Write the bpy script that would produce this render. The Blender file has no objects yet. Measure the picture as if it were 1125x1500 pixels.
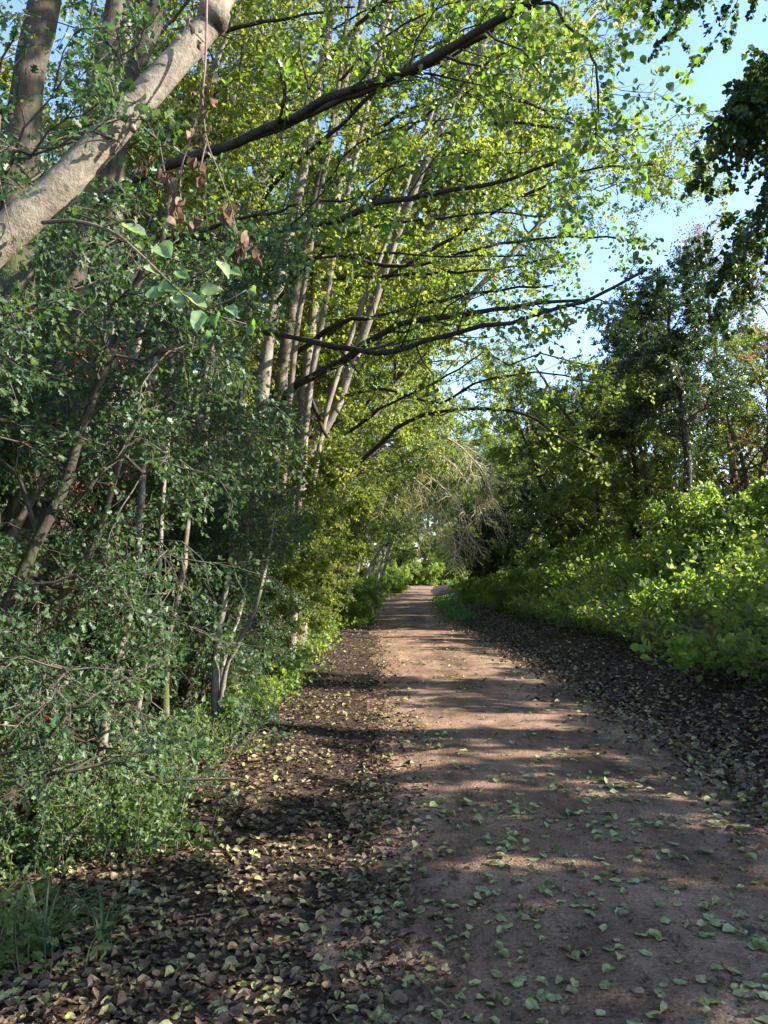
import bpy, math, random
import numpy as np

rng = np.random.default_rng(11)
random.seed(5)
SC = bpy.context.scene
COL = SC.collection
R = math.radians

# ------------------------------------------------------------------ camera
F = 1128.0
PITCH = math.atan(90.0 / F)
CZ = 1.6
cam_d = bpy.data.cameras.new('camera')
cam = bpy.data.objects.new('camera', cam_d)
COL.objects.link(cam)
cam.location = (0, 0, CZ)
cam.rotation_euler = (R(90) + PITCH, 0, 0)
cam_d.sensor_fit = 'VERTICAL'
cam_d.sensor_height = 24.0
cam_d.lens = F / 1500.0 * 24.0
cam_d.clip_start = 0.05
cam_d.clip_end = 3000
SC.camera = cam


def at(px, py, Y):
    """point of the place seen at photo pixel (px, py) at Y metres ahead"""
    x = (px - 562.5) / F
    z = (750 - py) / F
    d = np.array((x, math.cos(PITCH) - z * math.sin(PITCH), math.sin(PITCH) + z * math.cos(PITCH)))
    return np.array((0, 0, CZ)) + d * (Y / d[1])


def on_ground(px, py, z=0.0):
    zz = (750 - py) / F
    d = np.array(((px - 562.5) / F, math.cos(PITCH) - zz * math.sin(PITCH), math.sin(PITCH) + zz * math.cos(PITCH)))
    return np.array((0, 0, CZ)) + d * ((z - CZ) / d[2])


# ------------------------------------------------------------------ path edges and the lie of the land
_L = [on_ground(*p) for p in ((530, 1480), (545, 1250), (556, 1100), (560, 1000), (553, 930), (546, 905), (560, 882), (577, 862))]
_Rr = [on_ground(*p) for p in ((1010, 1100), (850, 1010), (722, 945), (658, 909), (640, 888), (629, 866))]
LY = np.array([-40.0] + [p[1] for p in _L] + [110, 160, 400]); LX = np.array([_L[0][0]] + [p[0] for p in _L] + [3.4, 12, 80])
RY = np.array([-40.0, 3.0] + [p[1] for p in _Rr] + [110, 160, 400]); RX = np.array([2.65, 2.65] + [p[0] for p in _Rr] + [7.2, 15.5, 84])


def xl(y): return np.interp(y, LY, LX)
def xr(y): return np.interp(y, RY, RX)
def sstep(a, b, x):
    t = np.clip((x - a) / (b - a), 0, 1)
    return t * t * (3 - 2 * t)


def lump(x, y):
    return (np.sin(x * 1.9 + y * 0.7) * np.sin(y * 1.3 - x * 0.4) * 0.5 + np.sin(x * 4.1 - y * 2.3 + 1.0) * np.sin(y * 3.3 + x * 1.7) * 0.25)


def ground(x, y):
    x = np.asarray(x, float); y = np.asarray(y, float)
    u = x - xr(y); v = xl(y) - x
    far = 1 - 0.45 * sstep(40, 110, y)
    right = (0.30 * sstep(0.25, 1.7, u) + 1.75 * sstep(1.2, 6.2, u) + 0.5 * sstep(6, 13, u)) * far
    left = (0.05 * sstep(0.2, 1.0, v) - 0.75 * sstep(1.7, 3.6, v) - 0.3 * sstep(4, 10, v)) * far
    off = np.clip(np.maximum(u, v) - 0.3, 0, None)
    z = np.where(u > 0, right, np.where(v > 0, left, 0.0))
    z = z + lump(x, y) * np.minimum(off * 0.06, 0.13)
    # wooded rise that closes the view far ahead
    z = z + 4.0 * sstep(150, 330, y) + 3.0 * sstep(40, 140, np.abs(x)) * sstep(-10, 40, y)
    return z


# ------------------------------------------------------------------ mesh builder
class MB:
    def __init__(s):
        s.v = []; s.loops = []; s.sizes = []; s.mi = []; s.tint = []; s.n = 0

    def add(s, verts, faces, mat=0, tint=None):
        verts = np.asarray(verts, np.float32).reshape(-1, 3)
        for f in (faces if isinstance(faces, list) else [faces]):
            f = np.asarray(f, np.int64)
            if f.size == 0: continue
            s.loops.append((f + s.n).ravel()); s.sizes.append(np.full(len(f), f.shape[1], np.int64))
            s.mi.append(np.full(len(f), mat, np.int64))
        s.v.append(verts); s.n += len(verts)
        if tint is not None:
            s.tint.append(np.asarray(tint, np.float32))
        else:
            s.tint.append(np.full(sum(len(f) for f in (faces if isinstance(faces, list) else [faces])), 0.5, np.float32))

    def mesh(s, name, mats, smooth=False):
        me = bpy.data.meshes.new(name)
        v = np.concatenate(s.v); l = np.concatenate(s.loops); sz = np.concatenate(s.sizes); mi = np.concatenate(s.mi)
        me.vertices.add(len(v)); me.vertices.foreach_set('co', v.ravel())
        me.loops.add(len(l)); me.loops.foreach_set('vertex_index', l.astype(np.int32))
        me.polygons.add(len(sz))
        st = np.zeros(len(sz), np.int32); st[1:] = np.cumsum(sz)[:-1]
        me.polygons.foreach_set('loop_start', st)
        for m in mats: me.materials.append(m)
        me.polygons.foreach_set('material_index', mi.astype(np.int32))
        me.polygons.foreach_set('use_smooth', np.full(len(sz), smooth, bool))
        a = me.attributes.new('tint', 'FLOAT', 'FACE')
        a.data.foreach_set('value', np.concatenate(s.tint))
        me.update(calc_edges=True)
        me.validate()
        return me

    def build(s, name, mats, parent=None, smooth=False):
        mats = mats if isinstance(mats, (list, tuple)) else [mats]
        o = bpy.data.objects.new(name, s.mesh(name, mats, smooth))
        COL.objects.link(o)
        if parent is not None: o.parent = parent
        return o


def tag(o, label=None, cat=None, group=None, kind=None):
    if label: o['label'] = label
    if cat: o['category'] = cat
    if group: o['group'] = group
    if kind: o['kind'] = kind
    return o


def empty(name, label, cat, loc=(0, 0, 0), rz=0.0, group=None):
    o = bpy.data.objects.new(name, None); COL.objects.link(o)
    o.location = loc; o.rotation_euler = (0, 0, rz); o.empty_display_size = 0.2
    return tag(o, label, cat, group)


def copy_tree(o, parent=None):
    c = o.copy(); COL.objects.link(c)
    if parent is not None: c.parent = parent
    for ch in list(o.children): copy_tree(ch, c)
    return c


# ------------------------------------------------------------------ vector helpers
def nrm(a):
    return a / np.maximum(np.linalg.norm(a, axis=-1, keepdims=True), 1e-9)


def rand_unit(n):
    return nrm(rng.normal(size=(n, 3)))


def resample(pts, k):
    """smooth curve (Catmull-Rom) through pts, k points of equal parameter"""
    p = np.asarray(pts, float); m = len(p)
    q = np.vstack([2 * p[0] - p[1], p, 2 * p[-1] - p[-2]])
    t = np.linspace(0, m - 1 - 1e-6, k); i = t.astype(int); f = (t - i)[:, None]
    a, b, c, d = q[i], q[i + 1], q[i + 2], q[i + 3]
    return 0.5 * (2 * b + (c - a) * f + (2 * a - 5 * b + 4 * c - d) * f ** 2 + (3 * b - a - 3 * c + d) * f ** 3)


def tubes(mb, paths, radii, sides=5, mat=0, rough=0.0):
    """paths (n,k,3), radii (n,k)"""
    paths = np.asarray(paths, float); radii = np.asarray(radii, float)
    if paths.ndim == 2: paths = paths[None]; radii = radii[None]
    n, k, _ = paths.shape
    if n == 0: return
    T = nrm(np.gradient(paths, axis=1))
    D = nrm(paths[:, -1] - paths[:, 0])
    ref = nrm(np.cross(D, np.where(np.abs(D[:, 2:3]) < 0.8, [[0, 0, 1.0]], [[1.0, 0, 0]])))
    ref = np.repeat(ref[:, None], k, 1)
    B = nrm(np.cross(T, ref)); A = np.cross(B, T)
    th = np.linspace(0, 2 * np.pi, sides, endpoint=False)
    c = np.cos(th)[None, None, :, None]; s_ = np.sin(th)[None, None, :, None]
    rr = radii[:, :, None, None]
    if rough > 0:
        rr = rr * (1 + rough * rng.normal(size=(n, k, sides, 1)))
    V = paths[:, :, None] + rr * (A[:, :, None] * c + B[:, :, None] * s_)
    idx = np.arange(n * k * sides).reshape(n, k, sides)
    a = idx[:, :-1]; b = idx[:, 1:]
    Fq = np.stack([a, np.roll(a, -1, 2), np.roll(b, -1, 2), b], -1).reshape(-1, 4)
    caps = idx[:, -1][:, ::1]
    mb.add(V.reshape(-1, 3), [Fq, caps], mat)


def spawn(paths, radii, n_each, t0, t1, L, ang, k, up=0.0, rad=0.45, rmin=0.002, flat=0.3, wob=0.06, sag=0.0, taper=0.25, tlen=0.5):
    """children of every path. L=(min,max). flat: 0 any side, 1 only sideways. returns paths, radii"""
    n, kk, _ = paths.shape
    m = n * n_each
    pi = np.repeat(np.arange(n), n_each)
    t = t0 + (t1 - t0) * (np.tile((np.arange(n_each) + 0.5) / n_each, n) + rng.uniform(-0.5, 0.5, m) / n_each)
    ft = np.clip(t, 0, 0.999) * (kk - 1); i = ft.astype(int); f = (ft - i)[:, None]
    p0 = paths[pi, i] * (1 - f) + paths[pi, i + 1] * f
    tan = nrm(paths[pi, i + 1] - paths[pi, i])
    r0 = radii[pi, i] * (1 - f[:, 0]) + radii[pi, i + 1] * f[:, 0]
    rd = rand_unit(m); rd[:, 2] *= (1 - flat)
    perp = nrm(np.cross(np.cross(tan, rd), tan))
    a = R(1) * rng.uniform(ang[0], ang[1], m)[:, None]
    d = nrm(tan * np.cos(a) + perp * np.sin(a) + np.array((0, 0, up)))
    Lm = rng.uniform(L[0], L[1], m) * (1 - tlen * t)
    s = np.linspace(0, 1, k)
    bend = rand_unit(m) * 0.25
    P = p0[:, None] + Lm[:, None, None] * (d[:, None] * s[None, :, None] + bend[:, None] * (s ** 2)[None, :, None] + np.array((0, 0, -sag)) * (s ** 2)[None, :, None])
    P[:, 1:] += rng.normal(size=(m, k - 1, 3)) * wob * Lm[:, None, None] / k
    rs = np.clip(r0 * rad, rmin, None)
    Rr = rs[:, None] * (1 - (1 - taper) * s[None])
    return P, Rr


# leaf templates: u along, v across, w up, faces
T_FAR = (np.array([(0, 0, 0), (.45, -.36, .07), (1, 0, 0), (.45, .36, .07)]), [np.array([(0, 1, 2), (0, 2, 3)])])
T_OVAL = (np.array([(0, 0, 0), (.28, .34, .07), (.7, .31, .05), (1, 0, -.07), (.7, -.31, .05), (.28, -.34, .07)]), [np.array([(0, 3, 2, 1), (0, 5, 4, 3)])])
T_ROUND = (np.array([(0, 0, 0), (.12, .32, .06), (.5, .48, .09), (.88, .3, .05), (1, 0, -.05), (.88, -.3, .05), (.5, -.48, .09), (.12, -.32, .06)]), [np.array([(0, 4, 3, 2, 1), (0, 7, 6, 5, 4)])])
T_LOBE = (np.array([(0, 0, 0), (.22, .30, .06), (.36, .15, .02), (.62, .46, .08), (.7, .17, .02), (.93, .2, .02), (1, 0, -.04),
                    (.93, -.2, .02), (.7, -.17, .02), (.62, -.46, .08), (.36, -.15, .02), (.22, -.30, .06)]),
          [np.array([(0, 6, 5, 4, 3, 2, 1), (0, 11, 10, 9, 8, 7, 6)])])
T_LANCE = (np.array([(0, 0, 0), (.2, .22, .05), (.6, .17, .05), (1, 0, -.15), (.6, -.17, .05), (.2, -.22, .05)]), [np.array([(0, 3, 2, 1), (0, 5, 4, 3)])])


def leaves(mb, P, D, N, S, tmpl, mat=0, tint=None, widen=0.25, tl=None):
    n = len(P)
    if n == 0: return
    D = nrm(D); B = nrm(np.cross(N, D)); N = np.cross(D, B)
    tv, tf = tmpl
    wv = rng.uniform(1 - widen, 1 + widen, n)
    fold = rng.uniform(0.2, 2.6, n)
    V = P[:, None] + S[:, None, None] * (D[:, None] * tv[None, :, 0:1] + B[:, None] * (tv[None, :, 1:2] * wv[:, None, None]) + N[:, None] * (tv[None, :, 2:3] * fold[:, None, None]))
    off = (np.arange(n) * len(tv))[:, None, None]
    fs = [(f[None] + off).reshape(-1, f.shape[1]) for f in tf]
    if tint is None: tint = rng.uniform(0, 1, n)
    ft = np.concatenate([np.repeat(tint, len(f)) for f in tf])
    mb.add(V.reshape(-1, 3), fs, mat, ft)


def leaves_on(mb, paths, n_each, size, tmpl, t0=0.15, mat=0, upn=0.8, down=0.25, off=0.02, tint=None, keep=1.0):
    n, kk, _ = paths.shape
    m = n * n_each
    pi = np.repeat(np.arange(n), n_each)
    t = rng.uniform(t0, 1.0, m)
    ft = np.clip(t, 0, 0.999) * (kk - 1); i = ft.astype(int); f = (ft - i)[:, None]
    p = paths[pi, i] * (1 - f) + paths[pi, i + 1] * f
    tan = nrm(paths[pi, i + 1] - paths[pi, i])
    d = nrm(tan * 0.6 + rand_unit(m) * 0.9 + np.array((0, 0, -down)))
    nn = nrm(rand_unit(m) + np.array((0, 0, upn)))
    S = rng.uniform(size[0], size[1], m)
    p = p + d * off + rng.normal(size=(m, 3)) * off * 0.5
    if tint is None:
        base = rng.uniform(0, 1, n)          # a twig's leaves are akin
        tint = np.clip(base[pi] * 0.5 + rng.uniform(0, 1, m) * 0.5, 0, 1)
    if keep < 1:
        k = rng.uniform(size=m) < keep
        p, d, nn, S, tint = p[k], d[k], nn[k], S[k], tint[k]
    leaves(mb, p, d, nn, S, tmpl, mat, tint)


# ------------------------------------------------------------------ materials
def new_mat(name):
    m = bpy.data.materials.new(name); m.use_nodes = True
    nt = m.node_tree; nt.nodes.clear()
    out = nt.nodes.new('ShaderNodeOutputMaterial')
    return m, nt, out


def ramp_node(nt, cols, pos=None):
    r = nt.nodes.new('ShaderNodeValToRGB'); e = r.color_ramp.elements
    n = len(cols)
    while len(e) < n: e.new(0.5)
    for i, c in enumerate(cols):
        e[i].position = pos[i] if pos else i / max(1, n - 1)
        e[i].color = (*c, 1)
    return r


def leaf_mat(name, cols, tcols, tfac=0.4, rough=0.45, spec=0.4, pos=None):
    m, nt, out = new_mat(name); N = nt.nodes; Lk = nt.links
    at_ = N.new('ShaderNodeAttribute'); at_.attribute_name = 'tint'
    r1 = ramp_node(nt, cols, pos); r2 = ramp_node(nt, tcols, pos)
    Lk.new(at_.outputs['Fac'], r1.inputs[0]); Lk.new(at_.outputs['Fac'], r2.inputs[0])
    geo = N.new('ShaderNodeNewGeometry')
    ns = N.new('ShaderNodeTexNoise'); ns.inputs['Scale'].default_value = 45; ns.inputs['Detail'].default_value = 2
    Lk.new(geo.outputs['Position'], ns.inputs['Vector'])
    hv = N.new('ShaderNodeHueSaturation')
    mr = N.new('ShaderNodeMapRange'); mr.inputs['From Min'].default_value = 0.3; mr.inputs['From Max'].default_value = 0.7
    mr.inputs['To Min'].default_value = 0.75; mr.inputs['To Max'].default_value = 1.2
    Lk.new(ns.outputs['Fac'], mr.inputs['Value']); Lk.new(mr.outputs[0], hv.inputs['Value']); Lk.new(r1.outputs[0], hv.inputs['Color'])
    p = N.new('ShaderNodeBsdfPrincipled'); p.inputs['Roughness'].default_value = rough
    p.inputs['Specular IOR Level'].default_value = spec
    Lk.new(hv.outputs[0], p.inputs['Base Color'])
    tr = N.new('ShaderNodeBsdfTranslucent'); Lk.new(r2.outputs[0], tr.inputs['Color'])
    mx = N.new('ShaderNodeMixShader'); mx.inputs[0].default_value = tfac
    Lk.new(p.outputs[0], mx.inputs[1]); Lk.new(tr.outputs[0], mx.inputs[2]); Lk.new(mx.outputs[0], out.inputs[0])
    return m


def bark_mat(name, c1, c2, c3=None, scale=6.0, bump=0.5, stretch=0.25, moss=None, moss_amt=0.5):
    m, nt, out = new_mat(name); N = nt.nodes; Lk = nt.links
    tc = N.new('ShaderNodeNewGeometry')
    mp = N.new('ShaderNodeMapping'); mp.inputs['Scale'].default_value = (1, 1, stretch)
    Lk.new(tc.outputs['Position'], mp.inputs['Vector'])
    n1 = N.new('ShaderNodeTexNoise'); n1.inputs['Scale'].default_value = scale; n1.inputs['Detail'].default_value = 8; n1.inputs['Roughness'].default_value = 0.65
    n2 = N.new('ShaderNodeTexNoise'); n2.inputs['Scale'].default_value = scale * 7; n2.inputs['Detail'].default_value = 6; n2.inputs['Roughness'].default_value = 0.7
    Lk.new(mp.outputs[0], n1.inputs['Vector']); Lk.new(mp.outputs[0], n2.inputs['Vector'])
    ad = N.new('ShaderNodeMath'); ad.operation = 'MULTIPLY_ADD'; ad.inputs[1].default_value = 0.45
    Lk.new(n2.outputs['Fac'], ad.inputs[0])
    sc = N.new('ShaderNodeMath'); sc.operation = 'MULTIPLY'; sc.inputs[1].default_value = 0.6
    Lk.new(n1.outputs['Fac'], sc.inputs[0]); Lk.new(sc.outputs[0], ad.inputs[2])
    rp = ramp_node(nt, [c1, c2, c3 or c2], [0.36, 0.52, 0.68])
    Lk.new(ad.outputs[0], rp.inputs[0])
    col = rp.outputs[0]
    if moss:
        n3 = N.new('ShaderNodeTexNoise'); n3.inputs['Scale'].default_value = 2.2; n3.inputs['Detail'].default_value = 6
        Lk.new(tc.outputs['Position'], n3.inputs['Vector'])
        r3 = ramp_node(nt, [(0, 0, 0), (1, 1, 1)], [0.62 - moss_amt * 0.25, 0.78 - moss_amt * 0.2])
        Lk.new(n3.outputs['Fac'], r3.inputs[0])
        mix = N.new('ShaderNodeMix'); mix.data_type = 'RGBA'
        Lk.new(r3.outputs[0], mix.inputs['Factor']); Lk.new(col, mix.inputs['A']); mix.inputs['B'].default_value = (*moss, 1)
        col = mix.outputs['Result']
    p = N.new('ShaderNodeBsdfPrincipled'); p.inputs['Roughness'].default_value = 0.85; p.inputs['Specular IOR Level'].default_value = 0.2
    Lk.new(col, p.inputs['Base Color'])
    b = N.new('ShaderNodeBump'); b.inputs['Strength'].default_value = bump; b.inputs['Distance'].default_value = 0.02
    Lk.new(ad.outputs[0], b.inputs['Height']); Lk.new(b.outputs[0], p.inputs['Normal'])
    Lk.new(p.outputs[0], out.inputs[0])
    return m


def soil_mat(name, cols, pos, s1, s2, bump, dist=0.02, rough=0.95):
    m, nt, out = new_mat(name); N = nt.nodes; Lk = nt.links
    tc = N.new('ShaderNodeNewGeometry')
    n1 = N.new('ShaderNodeTexNoise'); n1.inputs['Scale'].default_value = s1; n1.inputs['Detail'].default_value = 10; n1.inputs['Roughness'].default_value = 0.6
    n2 = N.new('ShaderNodeTexNoise'); n2.inputs['Scale'].default_value = s2; n2.inputs['Detail'].default_value = 5; n2.inputs['Roughness'].default_value = 0.75
    n3 = N.new('ShaderNodeTexVoronoi'); n3.inputs['Scale'].default_value = s2 * 1.1
    for n in (n1, n2, n3): Lk.new(tc.outputs['Position'], n.inputs['Vector'])
    a = N.new('ShaderNodeMath'); a.operation = 'MULTIPLY_ADD'; a.inputs[1].default_value = 0.5
    s = N.new('ShaderNodeMath'); s.operation = 'MULTIPLY'; s.inputs[1].default_value = 0.5
    Lk.new(n1.outputs['Fac'], s.inputs[0]); Lk.new(n2.outputs['Fac'], a.inputs[0]); Lk.new(s.outputs[0], a.inputs[2])
    rp = ramp_node(nt, cols, pos); Lk.new(a.outputs[0], rp.inputs[0])
    # scattered darker and paler grit
    rg = ramp_node(nt, [(0.6, 0.6, 0.6), (1, 1, 1), (1, 1, 1), (1.35, 1.33, 1.3)], [0.0, 0.25, 0.8, 1.0])
    Lk.new(n3.outputs['Color'], rg.inputs[0])
    mm = N.new('ShaderNodeMix'); mm.data_type = 'RGBA'; mm.blend_type = 'MULTIPLY'; mm.inputs['Factor'].default_value = 1
    Lk.new(rp.outputs[0], mm.inputs['A']); Lk.new(rg.outputs[0], mm.inputs['B'])
    p = N.new('ShaderNodeBsdfPrincipled'); p.inputs['Roughness'].default_value = rough; p.inputs['Specular IOR Level'].default_value = 0.15
    Lk.new(mm.outputs['Result'], p.inputs['Base Color'])
    h = N.new('ShaderNodeMath'); h.operation = 'MULTIPLY_ADD'; h.inputs[1].default_value = -0.35
    Lk.new(n3.outputs['Distance'], h.inputs[0]); Lk.new(a.outputs[0], h.inputs[2])
    b = N.new('ShaderNodeBump'); b.inputs['Strength'].default_value = bump; b.inputs['Distance'].default_value = dist
    Lk.new(h.outputs[0], b.inputs['Height']); Lk.new(b.outputs[0], p.inputs['Normal']); Lk.new(p.outputs[0], out.inputs[0])
    return m


M = {}
M['soil'] = soil_mat('dark_leaf_mould', [(.020, .013, .009), (.045, .030, .021), (.085, .058, .042)], [.36, .5, .66], 3.0, 45.0, 0.9, 0.05)
M['path'] = path_mat = soil_mat('red_brown_grit', [(.105, .064, .043), (.195, .122, .084), (.32, .22, .16)], [.36, .5, .64], 1.4, 55.0, 0.9, 0.026)
def add_patches(m, scale, lo, hi):
    nt = m.node_tree; N = nt.nodes; Lk = nt.links
    p = [x for x in N if x.type == 'BSDF_PRINCIPLED'][0]; src = p.inputs['Base Color'].links[0].from_socket
    g_ = N.new('ShaderNodeNewGeometry'); mp = N.new('ShaderNodeMapping'); mp.inputs['Scale'].default_value = (1.5, .6, 1)
    n_ = N.new('ShaderNodeTexNoise'); n_.inputs['Scale'].default_value = scale; n_.inputs['Detail'].default_value = 7; n_.inputs['Roughness'].default_value = .62
    Lk.new(g_.outputs['Position'], mp.inputs['Vector']); Lk.new(mp.outputs[0], n_.inputs['Vector'])
    r_ = ramp_node(nt, [lo, (1, 1, 1), hi], [.36, .5, .66]); Lk.new(n_.outputs['Fac'], r_.inputs[0])
    x = N.new('ShaderNodeMix'); x.data_type = 'RGBA'; x.blend_type = 'MULTIPLY'; x.inputs['Factor'].default_value = 1
    Lk.new(src, x.inputs['A']); Lk.new(r_.outputs[0], x.inputs['B']); Lk.new(x.outputs['Result'], p.inputs['Base Color'])


add_patches(path_mat, .9, (.55, .53, .52), (1.22, 1.2, 1.17)); add_patches(path_mat, 5.0, (.72, .71, .70), (1.15, 1.14, 1.12))
M['bark_grey'] = bark_mat('pale_grey_bark', (.07, .06, .048), (.165, .14, .112), (.31, .275, .23), 7, 0.6, 0.5)
M['bark_smooth'] = bark_mat('fawn_bark', (.06, .049, .037), (.165, .138, .104), (.27, .235, .185), 8, 0.9, 1.0, moss=(.30, .30, .24), moss_amt=0.25)
M['bark_dark'] = bark_mat('dark_bark', (.018, .014, .011), (.05, .039, .03), (.10, .082, .065), 8, 0.8, 0.4, moss=(.05, .06, .02), moss_amt=0.3)
M['bark_twig'] = bark_mat('twig_bark', (.03, .024, .018), (.07, .056, .042), (.13, .108, .085), 10, 0.4, 1.0)
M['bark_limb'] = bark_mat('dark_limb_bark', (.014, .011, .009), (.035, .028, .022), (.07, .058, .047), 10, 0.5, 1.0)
M['bark_brown'] = bark_mat('brown_bark', (.05, .038, .028), (.12, .095, .072), (.22, .18, .14), 8, 0.8, 0.35, moss=(.07, .085, .03), moss_amt=0.5)
M['twig_pale'] = bark_mat('pale_dead_twigs', (.24, .19, .13), (.38, .31, .22), (.5, .42, .32), 9, 0.2, 1.0)
M['twig_red'] = bark_mat('reddish_twigs', (.10, .06, .055), (.17, .11, .10), (.25, .18, .17), 9, 0.2, 1.0)

M['leaf_canopy'] = leaf_mat('canopy_leaves', [(.040, .058, .016), (.084, .105, .026), (.155, .16, .042)], [(.15, .25, .02), (.32, .41, .04), (.54, .53, .08)], 0.47, 0.45, 0.4)
M['leaf_gold'] = leaf_mat('yellowing_canopy_leaves', [(.040, .072, .018), (.08, .115, .028), (.165, .165, .045)], [(.16, .28, .03), (.31, .41, .055), (.52, .50, .10)], 0.47, 0.5, 0.35)
M['leaf_haw'] = leaf_mat('hawthorn_leaves', [(.018, .042, .017), (.036, .072, .027), (.08, .125, .042)], [(.06, .16, .03), (.12, .24, .04), (.26, .36, .07)], 0.28, 0.52, 0.4)
M['leaf_dark'] = leaf_mat('dark_evergreen_leaves', [(.022, .038, .014), (.038, .06, .02), (.065, .085, .028)], [(.03, .09, .01), (.06, .13, .015), (.10, .18, .02)], 0.22, 0.35, 0.55)
M['leaf_near'] = leaf_mat('alder_leaves', [(.035, .07, .018), (.06, .10, .022), (.09, .13, .03)], [(.14, .28, .02), (.22, .38, .03), (.36, .46, .05)], 0.42, 0.4, 0.5)
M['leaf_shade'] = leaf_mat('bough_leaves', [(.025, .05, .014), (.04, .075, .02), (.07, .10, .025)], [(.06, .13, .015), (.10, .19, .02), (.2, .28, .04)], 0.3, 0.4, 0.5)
M['leaf_nettle'] = leaf_mat('nettle_leaves', [(.065, .115, .027), (.12, .18, .04), (.23, .25, .065)], [(.20, .38, .03), (.36, .54, .05), (.60, .64, .10)], 0.42, 0.5, 0.35)
M['leaf_weed'] = leaf_mat('verge_weed_leaves', [(.036, .07, .024), (.062, .105, .032), (.13, .18, .055)], [(.08, .19, .025), (.14, .27, .04), (.28, .37, .07)], 0.35, 0.5, 0.35)
M['leaf_rust'] = leaf_mat('rusty_leaves', [(.10, .05, .03), (.16, .09, .05), (.14, .12, .05)], [(.28, .12, .05), (.36, .2, .08), (.3, .3, .08)], 0.4, 0.6, 0.3)
M['grass_dry'] = leaf_mat('dry_stalks', [(.16, .09, .05), (.24, .16, .09), (.36, .29, .17)], [(.25, .15, .06), (.35, .26, .12), (.45, .38, .2)], 0.25, 0.7, 0.2)
M['grass_dull'] = leaf_mat('dull_grass', [(.035, .07, .03), (.055, .10, .04), (.09, .13, .05)], [(.08, .18, .04), (.12, .24, .05), (.2, .3, .08)], 0.3, 0.5, 0.35)
M['grass'] = leaf_mat('grass_blades', [(.05, .11, .03), (.08, .15, .04), (.13, .2, .06)], [(.15, .3, .03), (.2, .4, .05), (.35, .5, .08)], 0.35, 0.45, 0.4)
M['litter'] = leaf_mat('brown_litter', [(.028, .016, .009), (.066, .039, .023), (.12, .074, .043), (.21, .14, .08), (.21, .195, .075), (.32, .32, .12)],
                       [(.03, .02, .01), (.06, .035, .02), (.1, .06, .04), (.2, .13, .07), (.22, .2, .06), (.3, .33, .1)], 0.12, 0.55, 0.45, [0, .25, .5, .72, .84, 1.0])
M['litter_green'] = leaf_mat('pale_green_fallen', [(.13, .14, .055), (.20, .22, .09), (.27, .30, .125), (.34, .33, .15)],
                             [(.2, .24, .06), (.28, .33, .08), (.36, .42, .1), (.42, .4, .12)], 0.15, 0.5, 0.45)
M['leaf_dead'] = leaf_mat('withered_leaves', [(.055, .032, .020), (.105, .066, .042), (.19, .125, .08)], [(.13, .065, .03), (.2, .11, .05), (.3, .19, .09)], 0.3, 0.6, 0.3)
M['leaf_big'] = leaf_mat('broad_leaves', [(.07, .13, .04), (.13, .20, .08), (.24, .30, .17)], [(.16, .38, .03), (.28, .52, .05), (.42, .6, .1)], 0.35, 0.3, 0.7)
M['berry'] = leaf_mat('haw_berries', [(.12, .008, .008), (.2, .012, .012), (.26, .03, .02)], [(.2, .01, .01)] * 3, 0.05, 0.3, 0.6)
M['stone'] = soil_mat('brown_stone', [(.10, .06, .04), (.18, .12, .09), (.26, .2, .16)], [.35, .5, .65], 20, 90, 0.4)

# ------------------------------------------------------------------ sky and sun
EL, AZ = R(29), R(95)          # azimuth clockwise from straight ahead (+Y)
w = bpy.data.worlds.new('World'); SC.world = w; w.use_nodes = True
wn = w.node_tree
sky = wn.nodes.new('ShaderNodeTexSky'); sky.sky_type = 'NISHITA'; sky.sun_disc = False
sky.sun_elevation = EL; sky.sun_rotation = AZ
sky.air_density = 1.0; sky.dust_density = 0.6; sky.ozone_density = 2.6
wn.links.new(sky.outputs[0], wn.nodes['Background'].inputs[0])
wn.nodes['Background'].inputs[1].default_value = 0.122
sl = bpy.data.lights.new('sun', 'SUN'); sl.energy = 5.0; sl.angle = R(0.5); sl.color = (1, .93, .82)
so = bpy.data.objects.new('sun', sl); COL.objects.link(so)
S = np.array((math.sin(AZ) * math.cos(EL), math.cos(AZ) * math.cos(EL), math.sin(EL)))
so.location = (30, 0, 30)
from mathutils import Vector, Matrix
so.rotation_euler = Vector(-S).to_track_quat('-Z', 'Y').to_euler()
SC.view_settings.view_transform = 'Standard'; SC.view_settings.look = 'None'
SC.view_settings.exposure = 2.08; SC.view_settings.gamma = 1

# ------------------------------------------------------------------ ground sheet and path
rowsY = np.concatenate([np.arange(-40, 0, 2.0), np.arange(0, 30, 0.3), np.arange(30, 70, 1.0), np.arange(70, 160, 3.0), np.arange(160, 420, 20.0), [600, 900, 1500]])
lo = -np.concatenate([[900, 400, 200, 110, 70, 45, 30, 22, 17, 13, 10, 8], np.arange(6.5, 0.0, -0.25), [0.0]])
ro = np.concatenate([[0.0], np.arange(0.25, 7.0, 0.25), [8, 10, 13, 17, 22, 30, 45, 70, 110, 200, 400, 900]])
g = MB()
YY = rowsY
X = np.concatenate([xl(YY)[:, None] + lo[None], xr(YY)[:, None] + ro[None]], 1)
Yg = np.repeat(YY[:, None], X.shape[1], 1)
Z = ground(X, Yg)
idx = np.arange(X.size).reshape(X.shape)
q = np.stack([idx[:-1, :-1], idx[:-1, 1:], idx[1:, 1:], idx[1:, :-1]], -1).reshape(-1, 4)
g.add(np.stack([X, Yg, Z], -1).reshape(-1, 3), q)
tag(g.build('ground', M['soil'], smooth=True), kind='structure')

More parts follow.
